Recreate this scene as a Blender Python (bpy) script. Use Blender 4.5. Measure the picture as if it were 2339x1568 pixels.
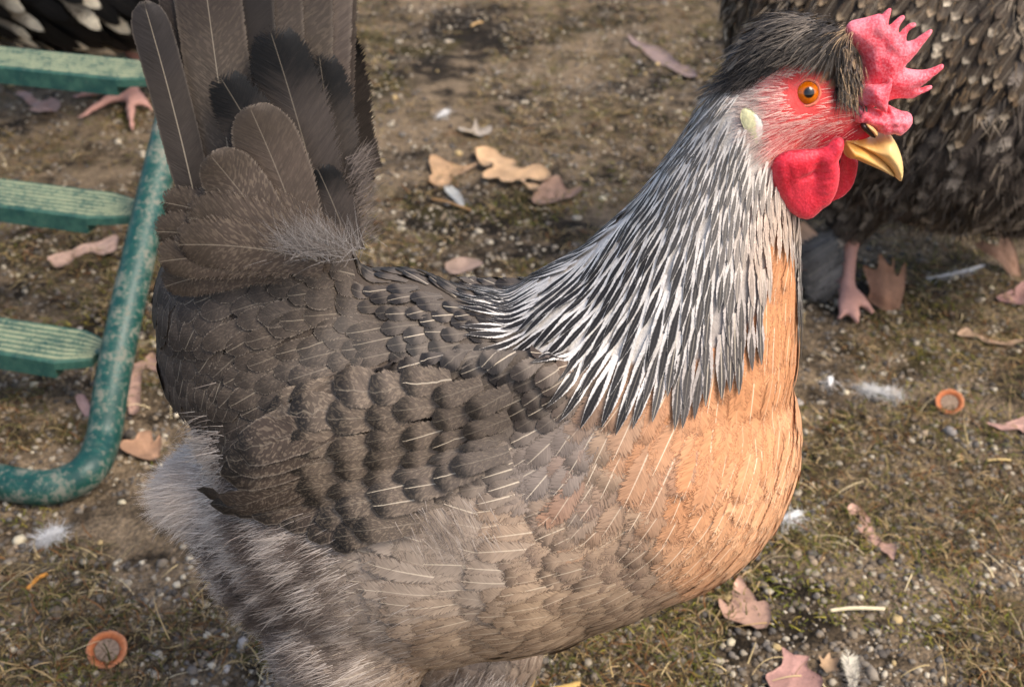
import bpy, bmesh, math, random
import numpy as np
from mathutils import Vector, noise
from mathutils.bvhtree import BVHTree
from mathutils.geometry import delaunay_2d_cdt

for o in list(bpy.data.objects):
    bpy.data.objects.remove(o, do_unlink=True)
random.seed(7)
rng = np.random.default_rng(7)
SC = bpy.context.scene
COL = SC.collection

# ------------------------------------------------------------------ camera
PITCH = math.radians(32)          # looking down
CH = 0.51                         # camera height
FPX = 2900.0                      # focal length in picture units (2338 x 1568)
CX, CY = 1169.0, 784.0
SP, CP = math.sin(PITCH), math.cos(PITCH)
camd = bpy.data.cameras.new('camera')
cam = bpy.data.objects.new('camera', camd)
COL.objects.link(cam)
cam.location = (0, 0, CH)
cam.rotation_euler = (math.pi / 2 - PITCH, 0, 0)
camd.sensor_width = 36
camd.lens = 36 * FPX / 2338.0
camd.clip_start = 0.02
camd.clip_end = 300
camd.dof.use_dof = True
camd.dof.focus_distance = 0.462
camd.dof.aperture_fstop = 18
SC.camera = cam

# ------------------------------------------------------------------ world, sun, exposure
SUN_EL, SUN_AZ = math.radians(52), math.radians(125)   # azimuth clockwise from +Y
world = bpy.data.worlds.new('World')
SC.world = world
world.use_nodes = True
wn = world.node_tree.nodes
wl = world.node_tree.links
bg = wn.get('Background') or wn.new('ShaderNodeBackground')
sky = wn.new('ShaderNodeTexSky')
sky.sky_type = 'NISHITA'
sky.sun_disc = False
sky.sun_elevation = SUN_EL
sky.sun_rotation = SUN_AZ
sky.air_density = 1.0
sky.dust_density = 3.5
sky.ozone_density = 0.6
bg.inputs['Strength'].default_value = 0.13
wl.new(sky.outputs[0], bg.inputs['Color'])
sund = bpy.data.lights.new('sun', 'SUN')
sund.energy = 1.35
sund.angle = math.radians(24)
sund.color = (1.0, 0.93, 0.82)
sun = bpy.data.objects.new('sun', sund)
COL.objects.link(sun)
sdir = Vector((math.sin(SUN_AZ) * math.cos(SUN_EL), math.cos(SUN_AZ) * math.cos(SUN_EL), math.sin(SUN_EL)))
sun.rotation_euler = sdir.to_track_quat('Z', 'Y').to_euler()
sun.location = sdir * 3
SC.view_settings.view_transform = 'Standard'
SC.view_settings.look = 'None'
SC.view_settings.exposure = 0.98
SC.view_settings.gamma = 1.0
SC.render.engine = 'CYCLES'
SC.cycles.max_bounces = 6
SC.cycles.transparent_max_bounces = 64
SC.cycles.use_denoising = True

# ------------------------------------------------------------------ helpers
def lin(c):
    r = []
    for x in c[:3]:
        x /= 255.0
        r.append(x / 12.92 if x <= 0.04045 else ((x + 0.055) / 1.055) ** 2.4)
    return tuple(r)

def ray(x, y):
    a, b = (x - CX) / FPX, (y - CY) / FPX
    return Vector((a, CP - b * SP, -SP - b * CP))

def P(x, y, Y):                   # picture point on the upright plane at distance Y
    d = ray(x, y)
    t = Y / d.y
    return Vector((d.x * t, Y, CH + d.z * t))

def depth(p):
    return p.y * CP + (CH - p.z) * SP

def proj(p):
    z = depth(p)
    dn = -p.y * SP + (CH - p.z) * CP
    return CX + FPX * p.x / z, CY + FPX * dn / z

def gh(x, y):                     # ground relief
    v = Vector((x, y, 0.0))
    return 0.006 * noise.noise(v * 6.0) + 0.0025 * noise.noise(v * 22.0) + 0.0012 * noise.noise(v * 60.0)

def G(x, y, lift=0.0):            # picture point on the ground
    d = ray(x, y)
    t = (CH - lift) / -d.z
    p = Vector((d.x * t, d.y * t, 0))
    p.z = gh(p.x, p.y) + lift
    return p

def inpoly(x, y, poly):
    c = False
    n = len(poly)
    j = n - 1
    for i in range(n):
        xi, yi = poly[i]; xj, yj = poly[j]
        if (yi > y) != (yj > y) and x < (xj - xi) * (y - yi) / (yj - yi) + xi:
            c = not c
        j = i
    return c

def polydist(x, y, poly):
    m = 1e9
    n = len(poly)
    for i in range(n):
        ax, ay = poly[i]; bx, by = poly[(i + 1) % n]
        dx, dy = bx - ax, by - ay
        t = max(0, min(1, ((x - ax) * dx + (y - ay) * dy) / (dx * dx + dy * dy + 1e-12)))
        m = min(m, math.hypot(x - ax - t * dx, y - ay - t * dy))
    return m

def smoothclosed(pts, n=3):
    out = []
    m = len(pts)
    for i in range(m):
        p0, p1, p2, p3 = pts[i - 1], pts[i], pts[(i + 1) % m], pts[(i + 2) % m]
        for k in range(n):
            t = k / n
            q = []
            for a in range(2):
                q.append(0.5 * (2 * p1[a] + (p2[a] - p0[a]) * t + (2 * p0[a] - 5 * p1[a] + 4 * p2[a] - p3[a]) * t * t
                                + (3 * p1[a] - p0[a] - 3 * p2[a] + p3[a]) * t ** 3))
            out.append(tuple(q))
    return out

def jc(c, a, b):
    k = random.uniform(a, b)
    return [q * k for q in c]

def sstep(a, b, x):
    t = max(0.0, min(1.0, (x - a) / (b - a)))
    return t * t * (3 - 2 * t)

class MB:
    """collects geometry with per-vertex data, then links it as ONE mesh object"""
    def __init__(self):
        self.v, self.f, self.at = [], [], {}
    def add(self, verts, faces, **attrs):
        o = len(self.v)
        self.v += [tuple(p) for p in verts]
        self.f += [tuple(i + o for i in f) for f in faces]
        for k, a in attrs.items():
            self.at.setdefault(k, []).extend(a)
    def merge(self, other):
        self.add(other.v, other.f, **other.at)
    def build(self, name, mat, parent=None, smooth=True):
        me = bpy.data.meshes.new(name)
        me.from_pydata(self.v, [], self.f)
        for k, a in self.at.items():
            if len(a) == len(self.v):
                t = me.attributes.new(k, 'FLOAT_COLOR', 'POINT')
                t.data.foreach_set('color', np.array(a, dtype=np.float32).ravel())
        if smooth:
            me.polygons.foreach_set('use_smooth', [True] * len(me.polygons))
        me.update()
        me.materials.append(mat)
        o = bpy.data.objects.new(name, me)
        COL.objects.link(o)
        if parent:
            o.parent = parent
            o.matrix_parent_inverse = parent.matrix_world.inverted()
        return o

def tag(o, label, cat, group=None, kind=None):
    if label: o['label'] = label
    if cat: o['category'] = cat
    if group: o['group'] = group
    if kind: o['kind'] = kind
    return o

def empty(name, loc):
    o = bpy.data.objects.new(name, None)
    o.empty_display_size = 0.02
    COL.objects.link(o)
    o.location = loc
    bpy.context.view_layer.update()
    return o

# ------------------------------------------------------------------ node helper
class NT:
    def __init__(self, name):
        self.mat = bpy.data.materials.new(name)
        self.mat.use_nodes = True
        self.n = self.mat.node_tree.nodes
        self.l = self.mat.node_tree.links
        self.bsdf = self.n.get('Principled BSDF')
        self.out = self.n.get('Material Output')
    def new(self, t):
        return self.n.new(t)
    def link(self, a, b):
        self.l.new(a, b)
    def sv(self, sock, val):
        if isinstance(val, bpy.types.NodeSocket):
            self.l.new(val, sock)
        else:
            sock.default_value = val
    def m(self, op, a, b=0.0, c=None, clamp=False):
        n = self.new('ShaderNodeMath'); n.operation = op; n.use_clamp = clamp
        self.sv(n.inputs[0], a); self.sv(n.inputs[1], b)
        if c is not None: self.sv(n.inputs[2], c)
        return n.outputs[0]
    def rng(self, x, a, b, lo=0.0, hi=1.0, smooth=True):
        n = self.new('ShaderNodeMapRange')
        n.interpolation_type = 'SMOOTHSTEP' if smooth else 'LINEAR'
        self.sv(n.inputs[0], x)
        for i, q in enumerate((a, b, lo, hi)): self.sv(n.inputs[i + 1], q)
        return n.outputs[0]
    def mix(self, f, a, b, mode='MIX'):
        n = self.new('ShaderNodeMix'); n.data_type = 'RGBA'; n.blend_type = mode
        n.clamp_factor = True
        self.sv(n.inputs[0], f)
        for s, q in ((n.inputs[6], a), (n.inputs[7], b)):
            if isinstance(q, tuple) and len(q) == 3: q = q + (1,)
            self.sv(s, q)
        return n.outputs[2]
    def attr(self, name):
        n = self.new('ShaderNodeAttribute'); n.attribute_name = name
        return n.outputs['Color'], n.outputs['Alpha']
    def sep(self, c):
        n = self.new('ShaderNodeSeparateColor'); self.sv(n.inputs[0], c)
        return n.outputs[0], n.outputs[1], n.outputs[2]
    def comb(self, x, y, z):
        n = self.new('ShaderNodeCombineXYZ')
        for i, q in enumerate((x, y, z)): self.sv(n.inputs[i], q)
        return n.outputs[0]
    def noise(self, vec=None, scale=5.0, detail=2.0, rough=0.5, dist=0.0):
        n = self.new('ShaderNodeTexNoise')
        if vec is not None: self.l.new(vec, n.inputs['Vector'])
        n.inputs['Scale'].default_value = scale
        n.inputs['Detail'].default_value = detail
        n.inputs['Roughness'].default_value = rough
        n.inputs['Distortion'].default_value = dist
        return n.outputs[0]
    def vor(self, vec=None, scale=5.0, out='Distance', feature='F1'):
        n = self.new('ShaderNodeTexVoronoi'); n.feature = feature
        if vec is not None: self.l.new(vec, n.inputs['Vector'])
        n.inputs['Scale'].default_value = scale
        return n.outputs[out]
    def obj(self):
        return self.new('ShaderNodeTexCoord').outputs['Object']
    def bump(self, h, dist=0.001, strength=0.5):
        n = self.new('ShaderNodeBump')
        n.inputs['Distance'].default_value = dist
        n.inputs['Strength'].default_value = strength
        self.l.new(h, n.inputs['Height'])
        self.l.new(n.outputs[0], self.bsdf.inputs['Normal'])
    def set(self, **k):
        for a, q in k.items():
            s = self.bsdf.inputs[a.replace('_', ' ')]
            if isinstance(q, tuple) and len(q) == 3 and s.type == 'RGBA': q = q + (1,)
            self.sv(s, q)
        return self.mat

# ------------------------------------------------------------------ materials
def mat_feather():
    t = NT('feather')
    fa, rnd = t.attr('fa')
    u, g, barb = t.sep(fa)
    v = t.m('ABSOLUTE', t.m('MULTIPLY_ADD', g, 2.0, -1.0))
    c0, mott = t.attr('c0')
    c1, fluff = t.attr('c1')
    pr, tipst = t.attr('pr')
    stripe, fringe, shaft = t.sep(pr)
    r57 = t.m('MULTIPLY', rnd, 57.0)
    s1 = t.noise(t.comb(t.m('MULTIPLY', barb, 1.5), t.m('MULTIPLY', g, 3.0), r57), 1.0, 2.0, 0.6)
    s2 = t.noise(t.comb(t.m('MULTIPLY', barb, 0.33), t.m('MULTIPLY', g, 2.4), t.m('MULTIPLY', rnd, 91.0)), 1.0, 2.0, 0.5)
    ta = t.m('MULTIPLY_ADD', fluff, -0.42, 0.84)
    e = t.m('MAXIMUM', v, t.m('DIVIDE', t.m('SUBTRACT', u, ta), t.m('SUBTRACT', 1.0, ta)))
    # tip colour
    tu = t.m('ADD', u, t.m('MULTIPLY', t.m('SUBTRACT', s2, 0.5), 0.25))
    tm = t.rng(tu, tipst, t.m('ADD', tipst, 0.27))
    col = t.mix(tm, c0, c1)
    # dark arrow down the middle of hackle feathers
    hw = t.rng(u, 0.2, 0.76, 0.12, 1.1, False)
    hv = t.m('ADD', v, t.m('MULTIPLY', t.m('SUBTRACT', s1, 0.5), 0.3))
    sm = t.m('MULTIPLY', t.m('SUBTRACT', 1.0, t.rng(hv, t.m('MULTIPLY', hw, 0.6), hw)), t.rng(u, 0.1, 0.3))
    col = t.mix(t.m('MULTIPLY', sm, stripe), col, lin((30, 27, 28)))
    # pale vermiculation on wing feathers
    mo = t.noise(t.comb(t.m('MULTIPLY', barb, 0.9), t.m('MULTIPLY', g, 13.0), r57), 1.0, 1.0, 0.5)
    mm = t.m('MULTIPLY', t.rng(mo, 0.52, 0.6), t.m('MULTIPLY', mott, t.m('MULTIPLY_ADD', tm, -0.4, 0.6)))
    col = t.mix(mm, col, lin((176, 156, 132)))
    # paler rim
    rim = t.m('MULTIPLY', t.rng(e, 0.84, 0.95), t.m('MULTIPLY', fringe, 0.75))
    col = t.mix(rim, col, t.mix(0.6, c0, lin((205, 188, 168))))
    # barbs
    br = t.m('ADD', t.m('MULTIPLY', s1, 0.75), t.m('MULTIPLY', s2, 0.6))
    br = t.m('ADD', br, 0.32)
    col = t.mix(1.0, col, t.comb(br, br, br), 'MULTIPLY')
    # shaft
    ex, _ = t.attr('ex')
    wmm, k0, _b = t.sep(ex)
    dmm = t.m('MULTIPLY', v, wmm)
    shw = t.m('MULTIPLY', t.m('MULTIPLY_ADD', u, -0.7, 1.0), k0)
    sh = t.m('SUBTRACT', 1.0, t.rng(dmm, t.m('MULTIPLY', shw, 0.6), t.m('MULTIPLY_ADD', shw, 1.0, 0.06)))
    sh = t.m('MULTIPLY', sh, t.m('SUBTRACT', 1.0, t.rng(u, 0.93, 0.99)))
    col = t.mix(t.m('MULTIPLY', sh, shaft), col, t.mix(0.7, c0, lin((248, 230, 202))))
    f = t.m('MULTIPLY_ADD', fluff, 0.62, 0.07)
    tt = t.m('DIVIDE', t.m('SUBTRACT', e, t.m('SUBTRACT', 1.0, f)), f)
    al = t.m('MULTIPLY_ADD', t.m('SUBTRACT', t.m('MULTIPLY', t.m('SUBTRACT', s1, 0.24), 2.1), tt), 3.0, 0.5, clamp=True)
    al = t.m('MAXIMUM', al, t.m('MULTIPLY', t.rng(sh, 0.3, 0.7), t.rng(shaft, 0.12, 0.3)))
    t.set(Base_Color=col, Roughness=0.62, Alpha=al)
    t.bsdf.inputs['Specular IOR Level'].default_value = 0.3
    t.bump(s1, 0.00025, 0.5)
    return t.mat

def mat_attr(name, rough=0.7, spec=0.3, bump=None, vary=0.0, scale=400.0):
    t = NT(name)
    c, a = t.attr('c0')
    if vary:
        n = t.noise(t.obj(), scale, 3.0, 0.6)
        br = t.m('MULTIPLY_ADD', n, vary * 2, 1 - vary)
        c = t.mix(1.0, c, t.comb(br, br, br), 'MULTIPLY')
    t.set(Base_Color=c, Roughness=rough)
    t.bsdf.inputs['Specular IOR Level'].default_value = spec
    if bump:
        t.bump(t.noise(t.obj(), bump[0], 3.0, 0.6), bump[1], bump[2])
    return t.mat

def mat_flesh(name, deep, pale, rough=0.5):
    t = NT(name)
    o = t.obj()
    n1 = t.noise(o, 1000.0, 3.0, 0.8)
    n2 = t.noise(o, 110.0, 2.0, 0.5)
    v = t.vor(o, 1100.0)
    f = t.m('ADD', t.m('MULTIPLY', t.rng(n1, 0.42, 0.6), 0.7), t.m('MULTIPLY', t.rng(n2, 0.35, 0.68), 0.6), clamp=True)
    col = t.mix(f, lin(deep), lin(pale))
    t.set(Base_Color=col, Roughness=rough)
    t.bsdf.inputs['Subsurface Weight'].default_value = 0.25
    t.bsdf.inputs['Subsurface Radius'].default_value = (0.003, 0.0008, 0.0006)
    t.bsdf.inputs['Subsurface Scale'].default_value = 0.6
    t.bsdf.inputs['Sheen Weight'].default_value = 0.15
    t.bump(t.m('ADD', v, t.m('MULTIPLY', n1, 0.8)), 0.00022, 0.6)
    return t.mat

M_FEATHER = mat_feather()
M_STRAND = mat_attr('down_strand', 0.7, 0.2)
M_BODY = mat_attr('skin_and_down', 0.85, 0.15, (500.0, 0.001, 0.6), 0.25)
M_COMB = mat_flesh('comb_skin', (230, 54, 72), (248, 136, 146), 0.55)
M_WATTLE = mat_flesh('wattle_skin', (216, 14, 40), (236, 54, 74), 0.5)
M_LOBE = mat_attr('earlobe_skin', 0.6, 0.3, (700.0, 0.0006, 0.5), 0.1)
M_BEAK = mat_attr('beak_horn', 0.38, 0.4, (260.0, 0.0003, 0.4), 0.1, 160.0)
M_EYE = mat_attr('eye_ball', 0.04, 0.6)
M_LEG = mat_attr('scaly_leg_skin', 0.6, 0.3, (420.0, 0.0012, 0.8), 0.2, 300.0)
M_PEBBLE = mat_attr('grit', 0.8, 0.25, (700.0, 0.0006, 0.5), 0.25, 500.0)
M_LITTER = mat_attr('dry_litter', 0.8, 0.2, None, 0.2, 300.0)
M_CAP = mat_attr('acorn_cap_wood', 0.7, 0.3, (900.0, 0.0006, 0.7), 0.25, 600.0)

def mat_leaf():
    t = NT('dry_leaf')
    c, a = t.attr('c0')
    o = t.obj()
    n = t.noise(o, 130.0, 4.0, 0.65)
    n2 = t.noise(o, 700.0, 2.0, 0.6)
    br = t.m('ADD', t.m('MULTIPLY_ADD', n, 0.7, 0.5), t.m('MULTIPLY', n2, 0.3))
    c = t.mix(1.0, c, t.comb(br, br, br), 'MULTIPLY')
    sp = t.rng(t.noise(o, 260.0, 2.0), 0.66, 0.72)
    c = t.mix(t.m('MULTIPLY', sp, 0.55), c, lin((70, 52, 38)))
    t.set(Base_Color=c, Roughness=0.65)
    t.bsdf.inputs['Specular IOR Level'].default_value = 0.25
    t.bump(t.m('ADD', n, t.m('MULTIPLY', n2, 0.4)), 0.0015, 0.6)
    return t.mat
M_LEAF = mat_leaf()

def mat_ground():
    t = NT('soil')
    o = t.obj()
    big = t.noise(o, 5.5, 4.0, 0.6)
    mid = t.noise(o, 38.0, 4.0, 0.65)
    fine = t.noise(o, 420.0, 3.0, 0.7)
    gr = t.vor(o, 330.0)
    gc = t.vor(o, 330.0, 'Color')
    col = t.mix(t.rng(t.m('MULTIPLY_ADD', mid, 0.5, t.m('MULTIPLY', big, 0.6)), 0.46, 0.64), lin((38, 31, 22)), lin((126, 108, 86)))
    r, g, b = t.sep(gc)
    gv = t.m('MULTIPLY_ADD', r, 0.8, 0.6)
    col = t.mix(0.75, col, t.mix(1.0, col, t.comb(gv, gv, gv), 'MULTIPLY'))
    fv = t.m('MULTIPLY_ADD', fine, 1.0, 0.5)
    col = t.mix(1.0, col, t.comb(fv, fv, fv), 'MULTIPLY')
    ms = t.rng(t.noise(o, 9.0, 3.0, 0.6), 0.55, 0.68)
    col = t.mix(t.m('MULTIPLY', ms, 0.6), col, lin((66, 58, 26)))
    t.set(Base_Color=col, Roughness=0.92)
    t.bsdf.inputs['Specular IOR Level'].default_value = 0.15
    h = t.m('ADD', t.m('MULTIPLY', t.m('SUBTRACT', 1.0, gr), 0.7), t.m('ADD', t.m('MULTIPLY', mid, 1.5), t.m('MULTIPLY', fine, 0.5)))
    t.bump(h, 0.0035, 0.9)
    return t.mat

def mat_paint():
    t = NT('weathered_green_paint')
    o = t.obj()
    n = t.noise(o, 60.0, 5.0, 0.7)
    n2 = t.noise(o, 330.0, 4.0, 0.7)
    base = t.mix(t.rng(n, 0.35, 0.65), lin((10, 60, 54)), lin((30, 82, 70)))
    dust = t.rng(t.m('MULTIPLY_ADD', n, 0.55, t.m('MULTIPLY', n2, 0.5)), 0.5, 0.62)
    col = t.mix(t.m('MULTIPLY', dust, 0.75), base, lin((128, 122, 108)))
    t.set(Base_Color=col, Roughness=t.m('MULTIPLY_ADD', dust, 0.35, 0.42))
    t.bump(n2, 0.0004, 0.5)
    return t.mat

def mat_slat():
    t = NT('weathered_green_slat')
    o = t.obj()
    c, a = t.attr('c0')                     # red channel: how worn the ridge is
    w, _, _ = t.sep(c)
    n = t.noise(o, 70.0, 5.0, 0.7)
    n2 = t.noise(o, 400.0, 4.0, 0.7)
    base = t.mix(t.rng(n, 0.35, 0.65), lin((24, 70, 63)), lin((58, 98, 82)))
    k = t.m('MULTIPLY', t.rng(w, 0.1, 0.9), t.rng(t.m('MULTIPLY_ADD', n, 0.5, t.m('MULTIPLY', n2, 0.5)), 0.36, 0.56))
    col = t.mix(k, base, lin((150, 152, 118)))
    d = t.rng(n2, 0.58, 0.68)
    col = t.mix(t.m('MULTIPLY', d, 0.4), col, lin((120, 122, 104)))
    t.set(Base_Color=col, Roughness=0.65)
    t.bump(n2, 0.0005, 0.5)
    return t.mat

# ------------------------------------------------------------------ setting: the ground
def axis(lo, hi, step, far, grow=1.35):
    a = list(np.arange(lo, hi + 1e-6, step))
    s = step
    while a[-1] < far:
        s *= grow; a.append(a[-1] + s)
    s = step
    while a[0] > -far:
        s *= grow; a.insert(0, a[0] - s)
    return a
gx = axis(-0.75, 0.75, 0.006, 80)
gy = axis(0.36, 1.85, 0.006, 80)
nx, ny = len(gx), len(gy)
gv = [(x, y, gh(x, y)) for y in gy for x in gx]
gf = [(j * nx + i, j * nx + i + 1, (j + 1) * nx + i + 1, (j + 1) * nx + i) for j in range(ny - 1) for i in range(nx - 1)]
mb = MB(); mb.add(gv, gf)
ground = mb.build('ground', mat_ground())
ground['kind'] = 'structure'

# ------------------------------------------------------------------ body from a chain of balls
def ball_body(balls, voxel, smooth_it=8):
    """balls: (centre, radii xyz). Returns a closed smooth mesh made of their union."""
    bm = bmesh.new()
    for c, r in balls:
        t = bmesh.ops.create_icosphere(bm, subdivisions=3, radius=1.0)
        for v in t['verts']:
            v.co = Vector((c.x + v.co.x * r[0], c.y + v.co.y * r[1], c.z + v.co.z * r[2]))
    me = bpy.data.meshes.new('tmp'); bm.to_mesh(me); bm.free()
    o = bpy.data.objects.new('tmp', me); COL.objects.link(o)
    md = o.modifiers.new('r', 'REMESH'); md.mode = 'VOXEL'; md.voxel_size = voxel
    sm = o.modifiers.new('s', 'SMOOTH'); sm.factor = 0.5; sm.iterations = smooth_it
    dg = bpy.context.evaluated_depsgraph_get()
    ev = o.evaluated_get(dg).to_mesh()
    vs = [v.co.copy() for v in ev.vertices]
    fs = [tuple(p.vertices) for p in ev.polygons]
    o.evaluated_get(dg).to_mesh_clear()
    bpy.data.objects.remove(o, do_unlink=True); bpy.data.meshes.remove(me)
    return vs, fs

def chain(pts, step=0.35):
    """pts: list of (Vector, radius); balls interpolated between them"""
    out = []
    for (a, ra), (b, rb) in zip(pts[:-1], pts[1:]):
        n = max(2, int((a - b).length / (step * min(ra, rb))) + 1)
        for i in range(n):
            t = i / n
            r = ra + (rb - ra) * t
            out.append((a.lerp(b, t), (r, r, r)))
    a, r = pts[-1]
    out.append((a, (r, r, r)))
    return out

def leg_balls(hock, ankle, toes, rs):
    b = chain([(hock, rs * 1.15), (hock.lerp(ankle, 0.5), rs * 0.85), (ankle, rs)], 0.5)
    for tp in toes:
        mid = ankle.lerp(tp, 0.55) + Vector((0, 0, rs * 0.35))
        b += chain([(ankle, rs * 0.9), (mid, rs * 0.72), (tp, rs * 0.5)], 0.5)
    return b

# ------------------------------------------------------------------ feathers
def prof_round(u):
    if u < 0.62: return 0.45 + 0.55 * sstep(0, 0.62, u)
    return math.sqrt(max(0.0, 1 - ((u - 0.62) / 0.38) ** 2.3))
def prof_lance(u):
    if u < 0.45: return 0.5 + 0.5 * sstep(0, 0.45, u)
    return max(0.0, 1 - ((u - 0.45) / 0.55) ** 1.7)
def prof_quill(u):
    if u < 0.35: return 0.75 + 0.25 * sstep(0, 0.35, u)
    if u < 0.86: return 1.0
    return math.sqrt(max(0.0, 1 - ((u - 0.86) / 0.14) ** 2))
def prof_wing(u):
    if u < 0.7: return 0.72 + 0.28 * sstep(0, 0.6, u)
    return math.sqrt(max(0.0, 1 - ((u - 0.7) / 0.3) ** 2.2))
PROF = {'w': prof_wing, 'r': prof_round, 'l': prof_lance, 'q': prof_quill}
VC = (-1.0, -0.5, 0.0, 0.5, 1.0)

def feather(root, d, L, W, st, bvh=None, nrm=None, nu=8, off0=0.0002, lift=0.003, camber=0.1, bend=0.0):
    """one vane. root point, direction, length, full width, style dict."""
    prof = PROF[st.get('prof', 'r')]
    rnd = random.random()
    verts, fa, ex = [], [], []
    d = d.normalized()
    c = root.copy()
    n = nrm
    if bvh:
        loc, n, _, _ = bvh.find_nearest(c)
        c = loc
    hw = W * 0.5
    for i in range(nu + 1):
        u = i / nu
        if i:
            c = c + d * (L / nu)
            if bvh:
                loc, n2, _, _ = bvh.find_nearest(c)
                n = (n * 0.5 + n2 * 0.5).normalized()
                # stay near the skin but let long feathers bridge hollows
                k = (c - loc).dot(n2)
                c = loc + n2 * max(0.0, min(k, 0.004))
            if bend:
                d = (d + n.cross(d) * bend / nu).normalized()
        d = (d - n * d.dot(n)).normalized()
        a = n.cross(d).normalized()
        w = hw * prof(min(u, 0.999))
        for v in VC:
            q = c + a * (v * w)
            off = off0 + lift * u ** 1.3 - camber * abs(v) ** 2 * hw * 0.5 * (0.3 + u)
            if bvh:
                loc, n2, _, _ = bvh.find_nearest(q)
                dd = max(0.0, min((q - loc).dot(n2), 0.004))
                q = loc + n2 * (dd + max(off, 0.0001))
            else:
                q = q + n * off
            verts.append(q)
            ex.append((max(w * 1000.0, 0.05), st.get('shw', 0.30), 0, 1))
            fa.append((u, v * 0.5 + 0.5, (u * L - abs(v) * w * 0.9) * 1000.0 + 50, rnd))
    faces = []
    k = len(VC)
    for i in range(nu):
        for j in range(k - 1):
            faces.append((i * k + j, i * k + j + 1, (i + 1) * k + j + 1, (i + 1) * k + j))
    jit = 1 + random.uniform(-1, 1) * st.get('jit', 0.1)
    jt = 1 + random.uniform(-1, 1) * st.get('jit', 0.1)
    c0 = [x * jit for x in st['c0']]; c1 = [x * jit * jt for x in st['c1']]
    nv = len(verts)
    m = MB()
    m.add(verts, faces, fa=fa, ex=ex, c0=[(*c0, st.get('mott', 0))] * nv, c1=[(*c1, st.get('fluff', 0.1))] * nv,
          pr=[(st.get('stripe', 0), st.get('fringe', 0), st.get('shaft', 0), st.get('tip', 0.6))] * nv)
    return m

def sample_surface(vs, fs, n):
    V = np.array([tuple(v) for v in vs])
    T = []
    for f in fs:
        T.append((f[0], f[1], f[2]))
        if len(f) == 4: T.append((f[0], f[2], f[3]))
    T = np.array(T)
    a, b, c = V[T[:, 0]], V[T[:, 1]], V[T[:, 2]]
    cr = np.cross(b - a, c - a)
    ar = np.linalg.norm(cr, axis=1)
    idx = rng.choice(len(T), n, p=ar / ar.sum())
    r1, r2 = np.sqrt(rng.random(n)), rng.random(n)
    pts = (1 - r1)[:, None] * a[idx] + (r1 * (1 - r2))[:, None] * b[idx] + (r1 * r2)[:, None] * c[idx]
    nn = cr[idx] / ar[idx][:, None]
    return pts, nn

def dart(cands):
    """cands: list of (p, n, d, along, across, payload); keeps an even, staggered covering"""
    acc, accp = [], np.zeros((0, 3))
    buf = np.zeros((len(cands), 3)); k = 0
    for it in cands:
        p, n, d, al, ac, pay = it
        if k:
            D = buf[:k] - np.array(p)
            near = np.abs(D).max(axis=1) < max(al, ac)
            if near.any():
                Dn = D[near]
                x = Dn @ np.array(d)
                r2 = (Dn ** 2).sum(axis=1)
                y2 = np.maximum(r2 - x * x, 0)
                if ((x / al) ** 2 + y2 / ac ** 2 < 1).any():
                    continue
        buf[k] = p; k += 1
        acc.append(it)
    return acc

def ribbon(mb, p, d, n, L, w, col, droop=0.0, curl=0.0, seg=3):
    """thin tapering strand"""
    d = d.normalized(); c = p.copy()
    a = d.cross(n)
    if a.length < 1e-6: a = d.orthogonal()
    a = a.normalized()
    vs = []
    for i in range(seg + 1):
        u = i / seg
        ww = w * 0.5 * (1 - 0.85 * u)
        vs += [c - a * ww, c + a * ww]
        d = (d + Vector((0, 0, -droop / seg)) + a * (curl / seg)).normalized()
        c = c + d * (L / seg)
    fs = [(2 * i, 2 * i + 1, 2 * i + 3, 2 * i + 2) for i in range(seg)]
    mb.add(vs, fs, c0=[(*col, 1)] * len(vs))

# ================================================================== THE HEN
HY = 0.407                        # distance of her upright middle plane
def HB(x, y, r, off=0.0, ys=1.0):
    c = P(x, y, HY + off)
    R = (r - 9) * depth(c) / FPX
    return (c, (R, R * ys * .93, R))
core = [
    (1424, 998, 408), (1300, 1040, 418), (1150, 1082, 432), (1000, 1105, 430), (880, 1130, 405), (770, 1185, 320),
    (1360, 940, 350), (1440, 900, 360), (725, 900, 298), (620, 790, 260), (455, 1128, 92), (520, 1120, 130), (600, 690, 245), (597, 590, 212), (590, 480, 180),
    (900, 890, 290), (1050, 945, 305), (1200, 960, 300), (780, 900, 310),
    (1525, 785, 304), (1562, 704, 268), (1592, 634, 237), (1620, 563, 208), (1640, 500, 186), (1657, 440, 165),
    (1675, 390, 150), (1692, 340, 139), (1710, 290, 130),
]
balls = [HB(*b) for b in core]
# head
balls += [HB(1800, 240, 108, 0, .95), HB(1860, 245, 92, 0, .9), HB(1910, 270, 66, 0, .9), HB(1940, 290, 50), HB(1968, 300, 40), HB(1985, 296, 30), HB(1760, 250, 118),
          HB(1800, 120, 92, 0, .8), HB(1870, 125, 84, 0, .8), HB(1735, 145, 66, 0, .8), HB(1915, 175, 58, 0, .8), HB(1840, 300, 70)]
def front_hit(x, y):
    o = Vector((0, 0, CH)); d = ray(x, y).normalized(); best = None
    for c, r in balls:
        q = o - c
        b = q.dot(d); cc = q.dot(q) - r[0] ** 2
        disc = b * b - cc
        if disc > 0:
            t = -b - math.sqrt(disc)
            if best is None or t < best: best = t
    return o + d * best
wing = []
for x, y, r in ((1180, 930, 170), (1080, 940, 180), (980, 965, 185), (880, 1000, 175), (790, 1030, 150), (710, 1050, 120), (640, 1065, 90), (580, 1075, 62)):
    h = front_hit(x, y)
    R = r * depth(h) / FPX
    wing.append((h + Vector((0, 0.003, -.003)), (R, R * 0.27, R)))
mir = lambda c: Vector((c.x, 2 * HY - c.y, c.z))
balls += wing + [(mir(c) - Vector((0, .006, .008)), (r[0] * .85, r[1] * .7, r[2] * .8)) for c, r in wing]
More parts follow.
